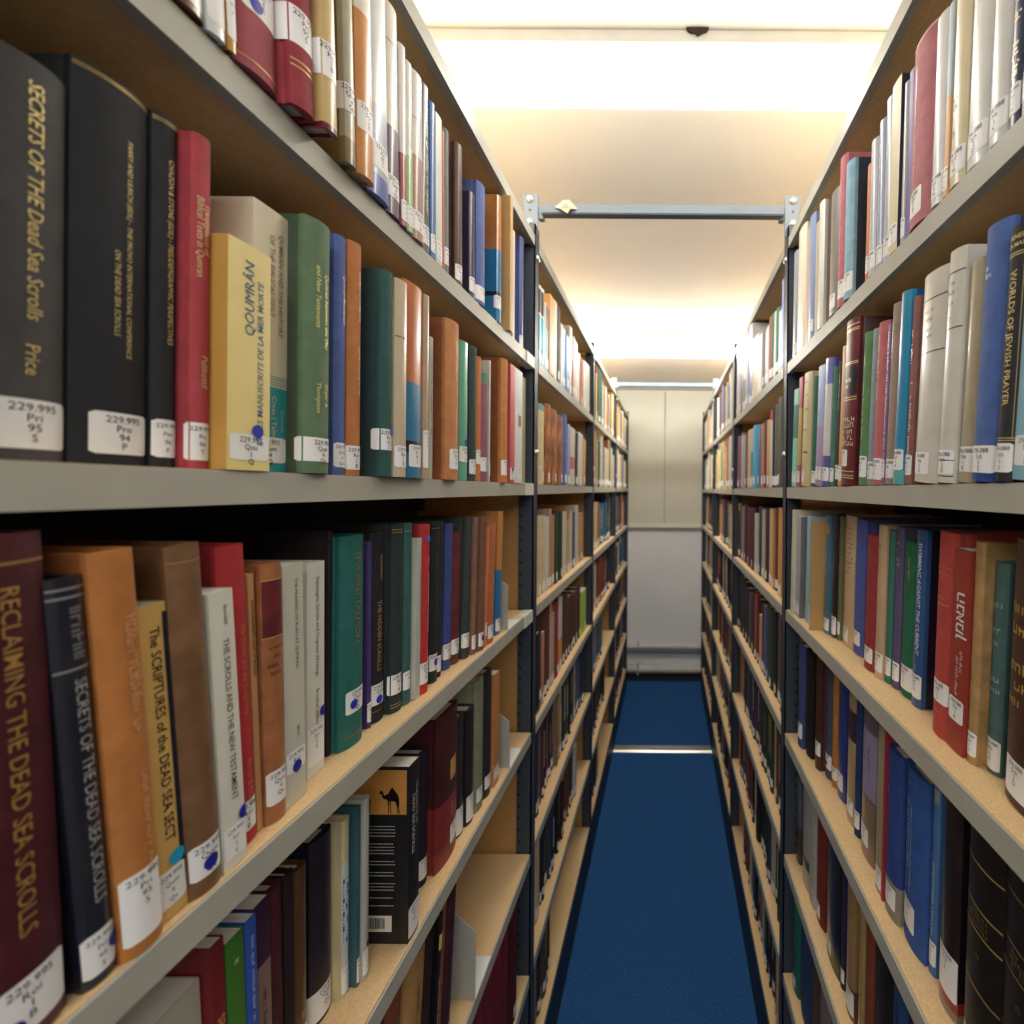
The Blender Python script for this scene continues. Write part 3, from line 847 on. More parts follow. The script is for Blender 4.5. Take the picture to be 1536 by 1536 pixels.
# ------------------------------------------------- left, waist-high shelf
row('L', 4, 0, [
 (240, 318, 1470, 4.6, 'bcb8a6', 'p', 'squat cream paperback with red lettering', {'dash': ('8a2a34', [(0, .9, .5, .006)]), 'st': 0}),
 (322, 352, 1402, 3.8, '7a1620', 'p', 'dark red paperback lettered Qumrân', {'text': [('d8a860', [('Renaissances', .0125, -.12, .42, 'u', 0, .006), ('Qumrân', .0125, .22, .38, 'u', 0, .006)])], 'st': 0}),
 (354, 378, 1390, 3.8, '3c7a20', 'p', 'bright green paperback', {'dash': ('d8e0c0', [(0, .9, .05, .008), (0, .4, .3, .004)]), 'st': 0}),
 (379, 394, 1368, 3.8, '2a58b8', 'p', 'bright blue thin paperback', {'dash': ('d0d8f0', [(0, .92, .8, .004)]), 'st': 0}),
 (395, 412, 1340, 4.2, '8a6a60', 'p', 'mauve-brown paperback with a purple top', {'bands': [(.72, 1, '3c1c3c')], 'dash': ('3a2830', [(0, .6, .5, .006)]), 'st': 0}),
 (414, 428, 1318, 4.4, '4a1a20', 'c', 'dark maroon thin hardback', {'st': 0}),
 (430, 443, 1302, 4.4, '241416', 'c', 'black-brown hardback', {'st': 0}),
 (446, 462, 1290, 4.6, '5c3a20', 'j', 'brown jacketed book with gold wheat print', {'dash': ('c89a40', [(0, .25, .2, .006)])}),
 (468, 500, 1236, 5.2, '1e1a2a', 'l', 'thick blue-black volume with dim lettering', {'dash': ('4a3038', [(0, .9, .25, .009), (.15, .9, .2, .009)]), 'sz': .004, 'sh': .034, 'wrap': .004}),
 (503, 523, 1222, 4.4, 'cdbf92', 'j', 'cream book with blue handwritten lettering', {'patch': [('c4ccd0', -.49, .15, .08, .76)], 'dash': ('2a44b0', [(-.15, .7, .4, .012)]), 'sz': .004, 'sh': .03}),
 (525, 537, 1207, 3.6, '2c5a68', 'j', 'grey-teal jacketed book', {'dash': ('a8b8b8', [(.25, .9, .7, .004)]), 'sz': .004, 'sh': .03}),
 (539, 552, 1192, 3.2, 'b0b2a8', 'j', 'pale grey jacketed book with small print', {'dash': ('5a5a5a', [(.15, .85, .25, .003)]), 'sz': .006, 'sh': .03, 'dot': (.003, .042, '2a1a60')}),
 (612, 628, 1134, .5, '16151a', 'p', 'black paperback with a camel on its cover', {'text': [('d8d4c8', [('THE MEANING OF THE', .0055, .16, .88, 'd', 0, .004), ('DEAD SEA SCROLLS', .0088, -.12, .82, 'd', 0, .01)])], 'sz': .004, 'sh': .04, 'extra': camel_cover, 'D': .15, 'num': True}),
 (629, 641, 1120, 3.2, '231c2c', 'c', 'dark navy hardback behind the camel paperback', {'sz': .01, 'sh': .03}),
 (655, 687, 1050, 1.8, '8a2a2c', 'l', 'thick mottled dark red volume, gold patch', {'bands': [(.42, 1, '4a1c1c')], 'patch': [('d09a48', .0, .32, .52, .66)], 'dash': ('d8b0a0', [(.1, .36, .1, .007), (.28, .36, .1, .006)]), 'sz': .02, 'sh': .03}),
 (689, 696, 1068, 2.2, '28262a', 'j', 'thin black book with a white foot label', {'sz': .004, 'sh': .045}),
 (699, 711, 1056, 1.7, '202026', 'j', 'black book with frayed pale edges', {'dash': ('6a6a70', [(.2, .9, .5, .003)]), 'sz': .006, 'sh': .045}),
 (714, 725, 1012, 1.5, '80846a', 'c', 'tall grey-green cloth book', {'sz': .016}),
 (727, 737, 1001, 1.4, '2c2a30', 'l', 'tall black book', {'sz': .016}),
 (741, 748, 1005, 1.2, 'c4803c', 'p', 'orange paperback with yellowed pages', {'sz': .012}),
], 3.4, -.6, 0)

# ------------------------------------------------- left, thigh-high and low shelves
row('L', 5, 0, [
 (540, 562, 1470, 3.0, '6a2226', 'c', 'dark red hardback'),
 (566, 590, 1450, 3.0, '8a4a2a', 'c', 'rust brown hardback', {'st': 0}),
 (596, 628, 1405, 2.4, 'b0824a', 'c', 'tan book with black script lettering', {'dash': ('3a2618', [(.0, .85, .7, .009)])}),
 (629, 640, 1388, 2.4, '2a1c18', 'l', 'dark brown hardback beside a tan book', {'st': 0}),
 (641, 652, 1368, 1.8, '17161a', 'j', 'black glossy book with a yellow square', {'patch': [('d8c868', -.45, .3, .78, .88)], 'dash': ('d0ccc0', [(0, .6, .5, .007)])}),
 (653, 658, 1345, 2.0, '8a4c2c', 'c', 'narrow chestnut book'),
 (659, 674, 1325, 1.6, '3a1a22', 'l', 'tall oxblood hardback beside the bookend', {'sz': .01}),
], -6, -6)
row('L', 6, 0, [
 (640, 668, .235, .8, '6c1626', 'c', 'matching maroon volume', {'st': 0}),
 (669, 690, .235, .8, '6c1626', 'c', 'matching maroon volume', {'st': 0}),
 (691, 709, .235, .8, '6c1626', 'c', 'matching maroon volume', {'st': 0}),
 (710, 725, .235, .8, '6c1626', 'c', 'matching maroon volume', {'st': 0}),
 (726, 739, .235, .8, '6c1626', 'c', 'matching maroon volume', {'st': 0}),
 (740, 752, .235, .8, '6c1626', 'c', 'matching maroon volume', {'st': 0}),
 (753, 762, .235, .8, '6c1626', 'c', 'matching maroon volume', {'st': 0}),
 (764, 776, .240, .5, '4a0c18', 'c', 'taller darker maroon volume with call label', {'sz': .01}),
], 0, 0)

# ------------------------------------------------- right, upper shelf (picture order, far to near)
row('R', 1, 0, [
 (1188, 1194, 385, .6, 'a0a8b2', 'j', 'slim grey-blue book', {}),
 (1194, 1207, 356, 0, 'e8e2cc', 'j', 'cream white book', {'st': 0}),
 (1207, 1211, 353, .3, 'c0a490', 'p', 'thin pinkish brown paperback', {'st': 0}),
 (1211, 1218, 333, 0, '8a9cc8', 'j', 'pale blue book with navy cover', {'cov': '2a3458', 'dash': ('f0f0f0', [(-.2, .8, .6, .005)]), 'sz': .014}),
 (1221, 1225, 338, .4, 'c0b498', 'p', 'thin sand paperback', {'st': 0}),
 (1225, 1232, 312, -.2, 'e6e4da', 'j', 'white book with a taupe cover', {'cov': 'a8988a', 'st': 0}),
 (1242, 1251, 300, -.2, '8a8682', 'j', 'grey book with pale gold lettering', {'cov': '2a2c48', 'dash': ('e0cc80', [(-.1, .85, .5, .008)])}),
 (1255, 1263, 248, -.2, 'c8707c', 'c', 'pink-red cloth book', {'dash': ('f0d0b0', [(0, .85, .65, .004)]), 'sz': .014, 'sh': .03}),
 (1264, 1275, 256, -.3, '8cb8cc', 'c', 'light blue book with a broad navy cover', {'cov': '26323e', 'dash': ('d8dcb0', [(-.1, .88, .08, .006), (-.1, .5, .1, .004)]), 'sz': .012, 'sh': .03}),  # navy cover mixes its own blue with painted viewer-side shade
 (1297, 1302, 250, .2, 'e08040', 'p', 'thin bright orange paperback', {}),
 (1301, 1309, 220, 0, 'c4c6ca', 'j', 'silver-grey glossy book', {'cov': '8a8078', 'dash': ('ffffff', [(0, .9, .8, .004)])}),
 (1313, 1322, 190, .2, 'a4acc8', 'j', 'lavender glossy book', {'dash': ('ececf4', [(0, .85, .6, .006)])}),
 (1322, 1330, 160, .2, 'b4bcc8', 'j', 'blue-grey glossy book', {}),
 (1331, 1342, 135, 0, 'd8cca4', 'p', 'cream paperback with navy cover', {'cov': '22263c'}),
 (1350, 1356, 130, .3, 'b0b2b0', 'j', 'narrow grey glossy book', {}),
 (1356, 1360, 112, .4, '6a5a9a', 'p', 'very thin violet paperback', {'st': 0}),
 (1360, 1393, 88, -.2, 'ba7078', 'c', 'thick dusty pink book with rounded top', {'dash': ('f4e4dc', [(-.18, .88, .33, .004), (-.18, .5, .42, .004)]), 'rules': ('f0dcc0', [.985, .99], .0006), 'sz': .012, 'sh': .03}),
 (1394, 1411, 40, -.2, 'dedede', 'j', 'white jacketed book with dark cover', {'cov': '5a4c40'}),
 (1413, 1421, 10, 0, 'e4b078', 'p', 'pale book with an orange foot', {'bands': [(.52, 1, 'b8c4cc')]}),
 (1421, 1445, .25, -.1, 'dccfa8', 'j', 'thick parchment-coloured book', {'dash': ('6a6450', [(-.1, .35, .05, .012), (-.1, .22, .03, .006)])}),
 (1446, 1476, .25, 0, 'd6d6d2', 'j', 'thick white book, farther of two alike', {}),
 (1479, 1511, .25, 0, 'd2d2ce', 'j', 'thick white book, nearer of two alike', {}),
 (1512, 1527, .25, .2, '2c3a5c', 'j', 'dark blue book with cream lettering', {'dash': ('f0d8b0', [(0, .95, .8, .012)])}),
 (1528, 1560, .25, .1, 'd0d0cc', 'j', 'white book cut by the picture edge', {}),
], 3.6, 2.0)

# ------------------------------------------------- right, eye-level shelf
row('R', 2, 0, [
 (1180, 1187, 571, .8, 'a06c58', 'c', 'brown cloth book beside the post', {}),
 (1187, 1194, 587, .2, '7ad4bc', 'p', 'mint green paperback with a teal band', {'bands': [(.5, .84, '1e7c74')], 'dash': ('2a5a58', [(0, .82, .3, .006)])}),
 (1194, 1199, 569, .3, 'b84850', 'p', 'thin red and ochre paperback', {'bands': [(.2, .72, 'c09a50')], 'sz': .01}),
 (1200, 1215, 566, -.2, 'd0c090', 'j', 'thick straw-coloured book with black lettering', {'dash': ('5a4e34', [(0, .92, .7, .009, 'h'), (0, .80, .5, .008, 'h'), (0, .68, .7, .009, 'h'), (0, .5, .4, .007, 'h'), (0, .3, .7, .007, 'h'), (0, .18, .6, .007, 'h')])}),
 (1216, 1222, 568, .3, '2c6c58', 'c', 'slim dark green book', {}),
 (1222, 1230, 553, 0, '8ca4d0', 'p', 'pale blue book fading to lilac', {'bands': [(0, .5, 'a090b8')], 'dash': ('f4f4f4', [(-.2, .9, .75, .006)])}),
 (1231, 1243, 543, -.2, '7a7cc0', 'j', 'lilac book with a white panel', {'cov': '4a4c9c', 'bands': [(.24, .80, 'd4d2d4'), (0, .24, '5c5ca8')]}),
 (1244, 1251, 553, .2, '4c7c6c', 'c', 'slim grey-green cloth book', {'dash': ('b8ccb8', [(0, .7, .04, .006)])}),
 (1251, 1256, 546, .4, '3c3438', 'c', 'thin black-brown book', {'dash': ('c0b0a0', [(0, .9, .3, .005)])}),
 (1256, 1260, 522, .2, 'd49c54', 'p', 'thin amber book beside a leather volume', {}),
 (1259, 1277, 492, -.3, '70242e', 'l', 'maroon leather volume with black title patch', {'cov': '401420', 'patch': [('22222a', -.48, .48, .55, .72)], 'rules': ('e8d8a0', [.93, .94, .965, .535, .52, .735, .745, .045, .06, .085], .0014), 'dash': ('e8d8b0', [(0, .40, .8, .013, 'h'), (0, .365, .8, .013, 'h'), (0, .325, .8, .013, 'h'), (0, .29, .8, .013, 'h'), (0, .255, .8, .013, 'h'), (0, .64, .5, .012, 'h'), (0, .60, .3, .01, 'h')]), 'sz': .03, 'sh': .027}),
 (1287, 1298, 504, 0, '5c8858', 'c', 'mid green cloth book with gold lettering', {'dash': ('d8cc80', [(0, .85, .08, .006), (0, .68, .4, .006)]), 'sz': .012, 'sh': .032}),
 (1299, 1307, 499, .2, '8c98a0', 'c', 'grey-blue cloth book', {}),
 (1307, 1319, 490, -.1, 'c0686c', 'c', 'rose red cloth book with gold lettering', {'dash': ('f0d8a8', [(-.15, .92, .4, .008)]), 'sh': .03}),
 (1321, 1327, 488, .2, '8a6c9a', 'p', 'thin purple and white paperback', {'dash': ('f4f0f4', [(0, .95, .85, .006)])}),
 (1326, 1336, 463, 0, 'a08878', 'c', 'taupe cloth book with white lettering', {'dash': ('f0ece4', [(-.1, .9, .2, .006)])}),
 (1337, 1354, 446, -.2, '1a8cb8', 'j', 'glossy cyan book', {'cov': '124a88', 'bands': [(0, .075, '58b0b4')], 'dash': ('d0e8f0', [(-.3, .62, .5, .004)]), 'sz': .018, 'sh': .026}),
 (1357, 1366, 450, .2, '94645c', 'c', 'dusky brown-pink book, white and amber lettering', {'dash': ('f0e4e0', [(-.1, .85, .2, .009), (.1, .55, .5, .006)])}),
 (1368, 1402, 425, -.3, 'd2cec2', 'j', 'thick off-white book, farther of a matching pair', {'rules': ('3a3a3a', [.875, .625], .0009), 'dash': ('8a8a86', [(-.05, .82, .5, .006, 'h'), (-.05, .78, .4, .006, 'h'), (-.05, .735, .45, .006, 'h'), (-.05, .70, .4, .006, 'h')])}),
 (1403, 1434, 388, -.3, 'd2cec2', 'j', 'thick off-white book, nearer of a matching pair', {'rules': ('3a3a3a', [.905, .67, .1, .03], .0009), 'dash': ('8a8a86', [(-.05, .86, .5, .006, 'h'), (-.05, .82, .4, .006, 'h'), (-.05, .775, .45, .006, 'h'), (-.05, .71, .15, .008, 'h')])}),
 (1434, 1447, 402, .2, 'b0a486', 'j', 'straw-grey book with grey cover', {'cov': '5c5a52'}),
 (1453, 1488, 355, -.3, '4a68a8', 'c', 'thick blue cloth book', {'cov': '1e2c58', 'bands': [(0, .13, '2a4a90')], 'dash': ('c8d0e0', [(-.2, .84, .25, .007, 'h'), (-.12, .81, .45, .007, 'h')]), 'sz': .008}),
 (1490, 1516, 350, -.3, '2e2c30', 'c', 'black book with gold frame and capitals', {'text': [('d8c080', [('WORLDS OF JEWISH PRAYER', .0086, .06, .83, 'd', 0, .004), ('WIENER', .0052, 0, .955, 'h', 0, .006), ('MER-MAN', .0048, 0, .925, 'h', 0, .006)])], 'rules': ('d8c080', [.885, .895, .175, .165], .0007), 'patch': [('d8c080', -.40, -.385, .17, .89), ('d8c080', .385, .40, .17, .89)], 'sz': .008, 'call': CALLS_R[0]}),
 (1517, 1560, 330, 0, '84b8cc', 'p', 'pale blue book at the right picture edge', {'bands': [(.68, 1, 'e0ddd4')], 'text': [('2c5a6c', [('Goldman / Ludwig', .009, -.22, .60, 'u', 0, .0)])], 'call': CALLS_R[1], 'solo': ', cut off on the eye-level shelf'}),
], 5.0, 5.0)

def swim(r, bk, x0):
    pass
# ------------------------------------------------- right, chest-high shelf
row('R', 3, 0, [
 (1185, 1192, 765, .4, 'ccc8b0', 'p', 'cream-grey paperback beside the post', {'st': 0}),
 (1192, 1198, 774, .9, 'a8acb4', 'p', 'silver-grey paperback with grey cover', {'cov': '74767a'}),
 (1207, 1212, 774, 1.6, '98c0d4', 'p', 'thin white and light blue paperback', {'st': 0}),
 (1213, 1231, 781, .6, 'ba9458', 'p', 'tan board volume with black ties', {'sz': .004, 'sh': .05, 'dash': ('3a3020', [(0, .82, .02, .006), (0, .5, .02, .006), (0, .2, .02, .006)]), 'dot': (-.012, .028, '1c2060')}),
 (1234, 1243, 772, 3.2, '44708a', 'j', 'steel blue book with white lettering', {'dash': ('e8e8e8', [(-.1, .8, .33, .012)]), 'patch': [('c8783c', -.35, .3, .84, .92)]}),
 (1246, 1254, 773, 3.8, '2e2422', 'j', 'black-brown glossy book', {'dash': ('c8b8a8', [(-.1, .7, .35, .005)]), 'sh': .036}),
 (1256, 1261, 774, 4.2, '6a6844', 'c', 'narrow olive book', {}),
 (1262, 1277, 773, 4.6, 'cdb088', 'j', 'beige book with stacked black lettering', {'dash': ('5a4630', [(0, .90 - .037 * i, .75 - .05 * (i % 3), .0055, 'h') for i in range(10)])}),
 (1278, 1292, 778, 4.6, '5060a8', 'c', 'periwinkle blue cloth book', {'sz': .016}),
 (1294, 1308, 802, 3.5, '9a3438', 'c', 'brick red cloth book', {'sz': .012}),
 (1310, 1325, 787, 3.7, 'c8a884', 'j', 'pinkish beige book with black lettering', {'dash': ('2c2420', [(-.1, .86, .3, .008, 'h'), (-.1, .82, .3, .008, 'h'), (-.1, .77, .4, .008, 'h')]), 'sh': .03}),
 (1327, 1335, 795, 4.2, '3a7466', 'c', 'sea green cloth book', {'dash': ('9ab08a', [(-.2, .85, .3, .005)]), 'sh': .028}),
 (1337, 1346, 790, 4.4, '5c5478', 'c', 'purple-grey cloth book', {'dash': ('b0a080', [(0, .90, .6, .007, 'h'), (0, .86, .6, .007, 'h'), (0, .80, .7, .007, 'h'), (0, .77, .6, .007, 'h')]), 'sh': .028}),
 (1348, 1362, 811, 4.5, '1f6a4a', 'c', 'emerald green book with gold lettering', {'text': [('c0a860', [('Sopher Mahir', .0058, .12, .90, 'd', .15, .002), ('Essays in Honour of a Scholar', .003, -.15, .86, 'd', .1, 0)])], 'rules': ('b09a60', [.2], .0008), 'sz': .01, 'sh': .034}),
 (1365, 1379, 794, 4.4, '2e5c94', 'j', 'blue book with white slanting capitals', {'cov': '1a1a30', 'text': [('e8ecf0', [('SWIMMING AGAINST THE CURRENT', .0092, .12, .93, 'd', .2, .012)])], 'dash': ('c0cce0', [(-.3, .93, .7, .003), (.05, .24, .12, .004)]), 'sz': .012, 'sh': .032, 'wrap': 0, 'call': CALLS_R[2]}),
 (1395, 1418, 797, 3.1, 'b8443c', 'c', 'coral red cloth book', {'dash': ('d08858', [(0, .83, .6, .005, 'h'), (0, .80, .5, .005, 'h'), (0, .68, .5, .005, 'h'), (0, .65, .5, .005, 'h'), (0, .12, .5, .005, 'h')]), 'sz': .04, 'sh': .026}),
 (1420, 1447, 822, 3.1, '9c3426', 'p', 'rust red book with white Hebrew title', {'text': [('f0ece8', [('\u05df\u05de\u05d0\u05e0\u05d4', .0205, .02, .56, 'u', 0, .02), ('\u05d4\u05e4\u05e9 \u05d9\u05d5\u05e6\u05dc', .0065, .22, .40, 'u', 0, .006), ('\u05e9\u05d9\u05dc\u05d5\u05e9\u05d9 \u05d4\u05e7\u05d1\u05e2 \u05e2\u05d5\u05e0\u05d9', .0062, -.02, .28, 'u', 0, .006)])], 'sz': .034, 'sh': .026, 'call': CALLS_R[3]}),
 (1450, 1474, 812, 3.4, 'b08a54', 'l', 'tan rounded book with rubbed spine', {'sz': .008, 'sh': .026}),
 (1478, 1498, 842, 4.4, '4c706e', 'c', 'grey-teal cloth book with pale script', {'dash': ('b0b8a8', [(0, .80, .6, .01, 'h'), (0, .74, .6, .01, 'h'), (0, .68, .5, .01, 'h'), (0, .62, .6, .009, 'h'), (0, .45, .5, .01, 'h'), (0, .40, .6, .009, 'h')]), 'sz': .004, 'sh': .032}),
 (1502, 1570, 810, 2.8, '4a2a1e', 'l', 'large dark brown leather volume, gold Hebrew lettering', {'dash': ('c8a050', [(-.2, .74, .5, .016, 'h'), (-.2, .66, .5, .016, 'h'), (-.2, .52, .5, .016, 'h'), (-.2, .45, .5, .014, 'h'), (-.2, .39, .5, .014, 'h'), (-.2, .1, .5, .02, 'h')]), 'sz': .008, 'sh': .034, 'solo': ', cut by the frame on the chest-high shelf'}),
], 3.2, 3.2)

# ------------------------------------------------- right, waist-high shelf
row('R', 4, 0, [
 (1173, 1182, 963, 1.2, '2c3c58', 'c', 'tall navy book standing at the post', {'cov': '16161e', 'sz': .03, 'sh': .03}),
 (1196, 1205, 964, 1.8, '3c4c80', 'c', 'blue book with dark cover', {'cov': '15141c', 'sz': .02, 'sh': .036}),
 (1208, 1216, 972, 2.6, '1c1618', 'c', 'black hardback with red edge', {'patch': [('7a2030', -.49, -.3, .25, .8)], 'st': 0}),
 (1222, 1234, 980, 3.0, '4a2c20', 'l', 'dark brown leather book', {'dash': ('a08070', [(-.2, .8, .45, .005)]), 'sz': .03, 'sh': .03}),
 (1237, 1245, 1000, 4.2, '484e64', 'c', 'slate blue cloth book', {'dot': (0, .03, '16182a'), 'sz': .02, 'sh': .03}),
 (1247, 1253, 1005, 4.4, 'b87828', 'c', 'golden orange cloth book', {'sz': .016}),
 (1254, 1266, 1010, 4.5, '26388c', 'j', 'deep blue glossy book with white lettering', {'dash': ('a8b0d8', [(-.15, .8, .55, .003)]), 'sz': .016, 'sh': .034}),
 (1268, 1280, 1025, 3.8, 'b09a70', 'j', 'tan book with a dark plum band', {'bands': [(.62, .84, '3a2440')], 'sz': .016, 'sh': .026}),
 (1281, 1288, 1032, 3.6, '22386a', 'c', 'narrow dark blue book', {'sz': .014, 'sh': .03}),
 (1289, 1309, 1042, 3.2, '9a90b4', 'j', 'lavender book with a sandy foot', {'bands': [(0, .4, '8a705c'), (.82, 1, '6a5a6c')], 'dash': ('2c2438', [(-.15, .7, .2, .012), (.12, .72, .16, .009)]), 'rules': ('4a3a48', [.4], .0012), 'sz': .02, 'sh': .03}),
 (1312, 1320, 1085, 2.4, 'a09678', 'p', 'grey-beige paperback with fine print', {'dash': ('4a4438', [(0, .75, .6, .004)]), 'sh': .03}),
 (1321, 1324, 1090, 2.3, 'a82838', 'p', 'very thin red paperback', {'st': 0}),
 (1325, 1341, 1115, 2.2, '2a4488', 'c', 'blue cloth book with peeling clear jacket', {'dash': ('c0905c', [(-.2, .85, .12, .006), (-.2, .65, .35, .003)]), 'bands': [(0, .22, '8a8478')], 'sz': .014, 'sh': .03}),
 (1352, 1384, 1142, 2.8, '2e58a0', 'c', 'broad bright blue book with white title', {'cov': '1c2c5c', 'dash': ('e0e4f0', [(-.2, .93, .04, .005), (-.18, .82, .4, .004), (-.28, .84, .55, .0045), (-.06, .8, .5, .004)]), 'sz': .02, 'sh': .036}),
 (1393, 1403, 1168, 3.6, '4a76b0', 'c', 'mid-blue cloth book with white lettering', {'patch': [('8a9a88', -.1, .4, .9, .97)], 'dash': ('d8e0ec', [(.1, .6, .4, .004), (-.15, .62, .4, .003)]), 'sz': .012, 'sh': .03}),
 (1405, 1432, 1190, 3.0, '1e161c', 'j', 'black glossy book with white strip and red foot', {'bands': [(.04, .1, '9a1c24'), (0, .04, '8a7a70')], 'dash': ('a8b8d8', [(-.3, .8, .6, .002)]), 'sz': .02, 'sh': .05}),
 (1440, 1488, 1230, 2.4, '17120f', 'l', 'thick black leather volume, farther of two', {'rules': ('b09a50', [.88, .70, .60, .36, .12], .0018), 'dash': ('7a6238', [(0, .675, .4, .009, 'h'), (0, .65, .5, .009, 'h'), (0, .625, .4, .009, 'h'), (0, .5, .12, .01, 'h')])}),
 (1492, 1560, 1270, 2.4, '15100e', 'l', 'thick black leather volume, nearer of two', {'rules': ('9a7a40', [.88, .70, .60, .36, .12], .0018), 'dash': ('7a5a38', [(0, .675, .4, .009, 'h'), (0, .65, .5, .009, 'h'), (0, .625, .4, .009, 'h'), (0, .5, .12, .01, 'h')]), 'st': 0}),
], 2.4, 1.6)

# ------------------------------------------------- right, thigh-high and low shelves
row('R', 5, 0, [
 (1182, 1192, 1155, 2.0, '4a1a1e', 'c', 'dark maroon book beside the post', {'sz': .012, 'sh': .03}),
 (1193, 1199, 1165, 2.6, '5a5c70', 'j', 'narrow grey-blue picture-jacket book', {'st': 0, 'bands': [(.0, .45, '4a3a30')]}),
 (1202, 1212, 1170, 2.4, 'a8a69c', 'j', 'grey-white jacketed book', {'bands': [(.2, .3, '3a4030')], 'st': 0}),
 (1213, 1221, 1180, 2.4, 'b0aca4', 'p', 'pale grey paperback', {'st': 0}),
 (1223, 1235, 1195, 2.6, '7a2c20', 'c', 'red-brown cloth book', {'sz': .01, 'sh': .03}),
 (1238, 1255, 1210, 2.2, '18141a', 'j', 'black book with white scribbled lettering', {'dash': ('a89aa0', [(-.25, .8, .55, .01), (-.05, .75, .5, .007)]), 'rules': ('b08a30', [.06], .002), 'sz': .012}),
 (1261, 1266, 1230, 2.6, '28284a', 'c', 'narrow navy hardback', {}),
 (1267, 1279, 1250, 2.2, 'a07c44', 'j', 'tan book with black lettering', {'bands': [(0, .2, '6a4030')], 'dash': ('2c2018', [(-.2, .85, .4, .008)]), 'sh': .04}),
 (1286, 1294, 1275, 2.2, 'a88a4c', 'j', 'straw-yellow book', {'dash': ('3c3020', [(-.2, .85, .4, .006)])}),
 (1296, 1306, 1290, 2.4, '7c3c24', 'c', 'rust cloth book', {'st': 0}),
 (1308, 1330, 1310, 2.6, '1c1414', 'l', 'black hardback with dim gold title', {'dash': ('6a4a28', [(-.1, .85, .4, .005)])}),
 (1334, 1352, 1340, 2.6, '1f4a80', 'c', 'dark blue book with black script', {'dash': ('0e1420', [(0, .9, .6, .012)])}),
 (1355, 1380, 1370, 2.6, '22263c', 'c', 'midnight blue hardback at the picture foot', {'st': 0}),
], 1.5, 1.0)
row('R', 6, 0, [
 (1188, 1196, 1330, 1.6, '1a6a5c', 'c', 'emerald book beside the post', {'sz': .01}),
 (1199, 1212, 1350, 2.0, '26406e', 'c', 'dark blue book on the low shelf', {'st': 0}),
 (1216, 1225, 1380, 2.2, '5a4038', 'c', 'brown hardback', {'st': 0}),
 (1228, 1240, 1400, 2.2, '7a706a', 'c', 'taupe grey hardback', {'st': 0}),
 (1246, 1268, 1420, 2.2, '1c1a22', 'c', 'black hardback on the low shelf', {'st': 0}),
], 1, 1)

# ------------------------------------------------- second bays, the four best-seen shelves each side
row('L', 1, 1, [
 (807, 812, 433, 0, 'd8dedc', 'j', 'white book with a cyan foot', {'bands': [(0, .62, '38b8d4'), (.65, .95, '4a4644')]}),
 (812, 816, 438, 0, 'd8dedc', 'j', 'white and dark book with a cyan foot', {'bands': [(0, .62, '38c4e0'), (.65, .95, '4a4644')]}),
 (816, 818, 455, 0, 'e8e4e0', 'p', 'thin white paperback', {}),
 (818, 823, 465, .1, '1a98c4', 'p', 'blue paperback with a dark top', {'bands': [(.66, 1, '4a4240')]}),
 (823, 832, 453, -.2, 'e8a048', 'p', 'bright orange paperback', {}),
 (832, 835, 456, 0, 'ead8bc', 'p', 'thin cream paperback', {'st': 0}),
 (835, 840, 467, 0, '5c5858', 'c', 'dark grey cloth book', {}),
 (840, 844, 489, 0, 'dcd8ca', 'p', 'pale cream paperback', {}),
 (844, 848, 497, .1, '78b0e4', 'p', 'light blue paperback', {}),
 (848, 854, 508, -.2, '4a90ec', 'p', 'vivid blue paperback', {}),
 (854, 858, 495, .2, 'd8cdb8', 'j', 'cream jacketed book', {}),
 (858, 862, 508, 0, 'd09080', 'p', 'salmon pink paperback', {}),
 (862, 866, 517, 0, 'd8d8d0', 'p', 'thin pale grey paperback', {}),
 (866, 870, 535, 0, 'e8dec4', 'j', 'cream book', {}),
 (870, 874, 541, 0, 'd0745c', 'c', 'terracotta cloth book', {}),
 (874, 879, 546, 0, 'd8d4c8', 'p', 'off-white paperback', {}),
 (879, 885, 553, 0, 'd0d0c4', 'j', 'grey-cream jacketed book', {}),
], 0, 0)
row('L', 2, 1, [
 (807, 817, 611, 0, 'd8c494', 'c', 'straw-coloured book with a green top', {'bands': [(.92, 1, '6aa890')]}),
 (817, 826, 610, -.2, 'a86838', 'b', 'bark-patterned brown volume, nearest of three', {}),
 (826, 836, 619, -.2, 'a86838', 'b', 'bark-patterned brown volume, middle of three', {}),
 (836, 845, 628, -.2, 'a06034', 'b', 'bark-patterned brown volume, farthest of three', {}),
 (845, 850, 625, .1, '5070b0', 'c', 'blue cloth book', {}),
 (850, 855, 638, 0, '9a9ed4', 'p', 'lavender paperback', {}),
 (855, 863, 646, 0, 'd8d0c2', 'j', 'cream book with a red band', {'bands': [(.28, .49, 'c05258')]}),
 (863, 866, 651, 0, '3c4258', 'c', 'thin navy book', {}),
 (866, 873, 653, 0, 'd8d6cc', 'p', 'white paperback leaning away', {}),
 (873, 878, 661, 0, 'd09c58', 'p', 'tan paperback leaning to the post', {}),
], 0, -4, 0)
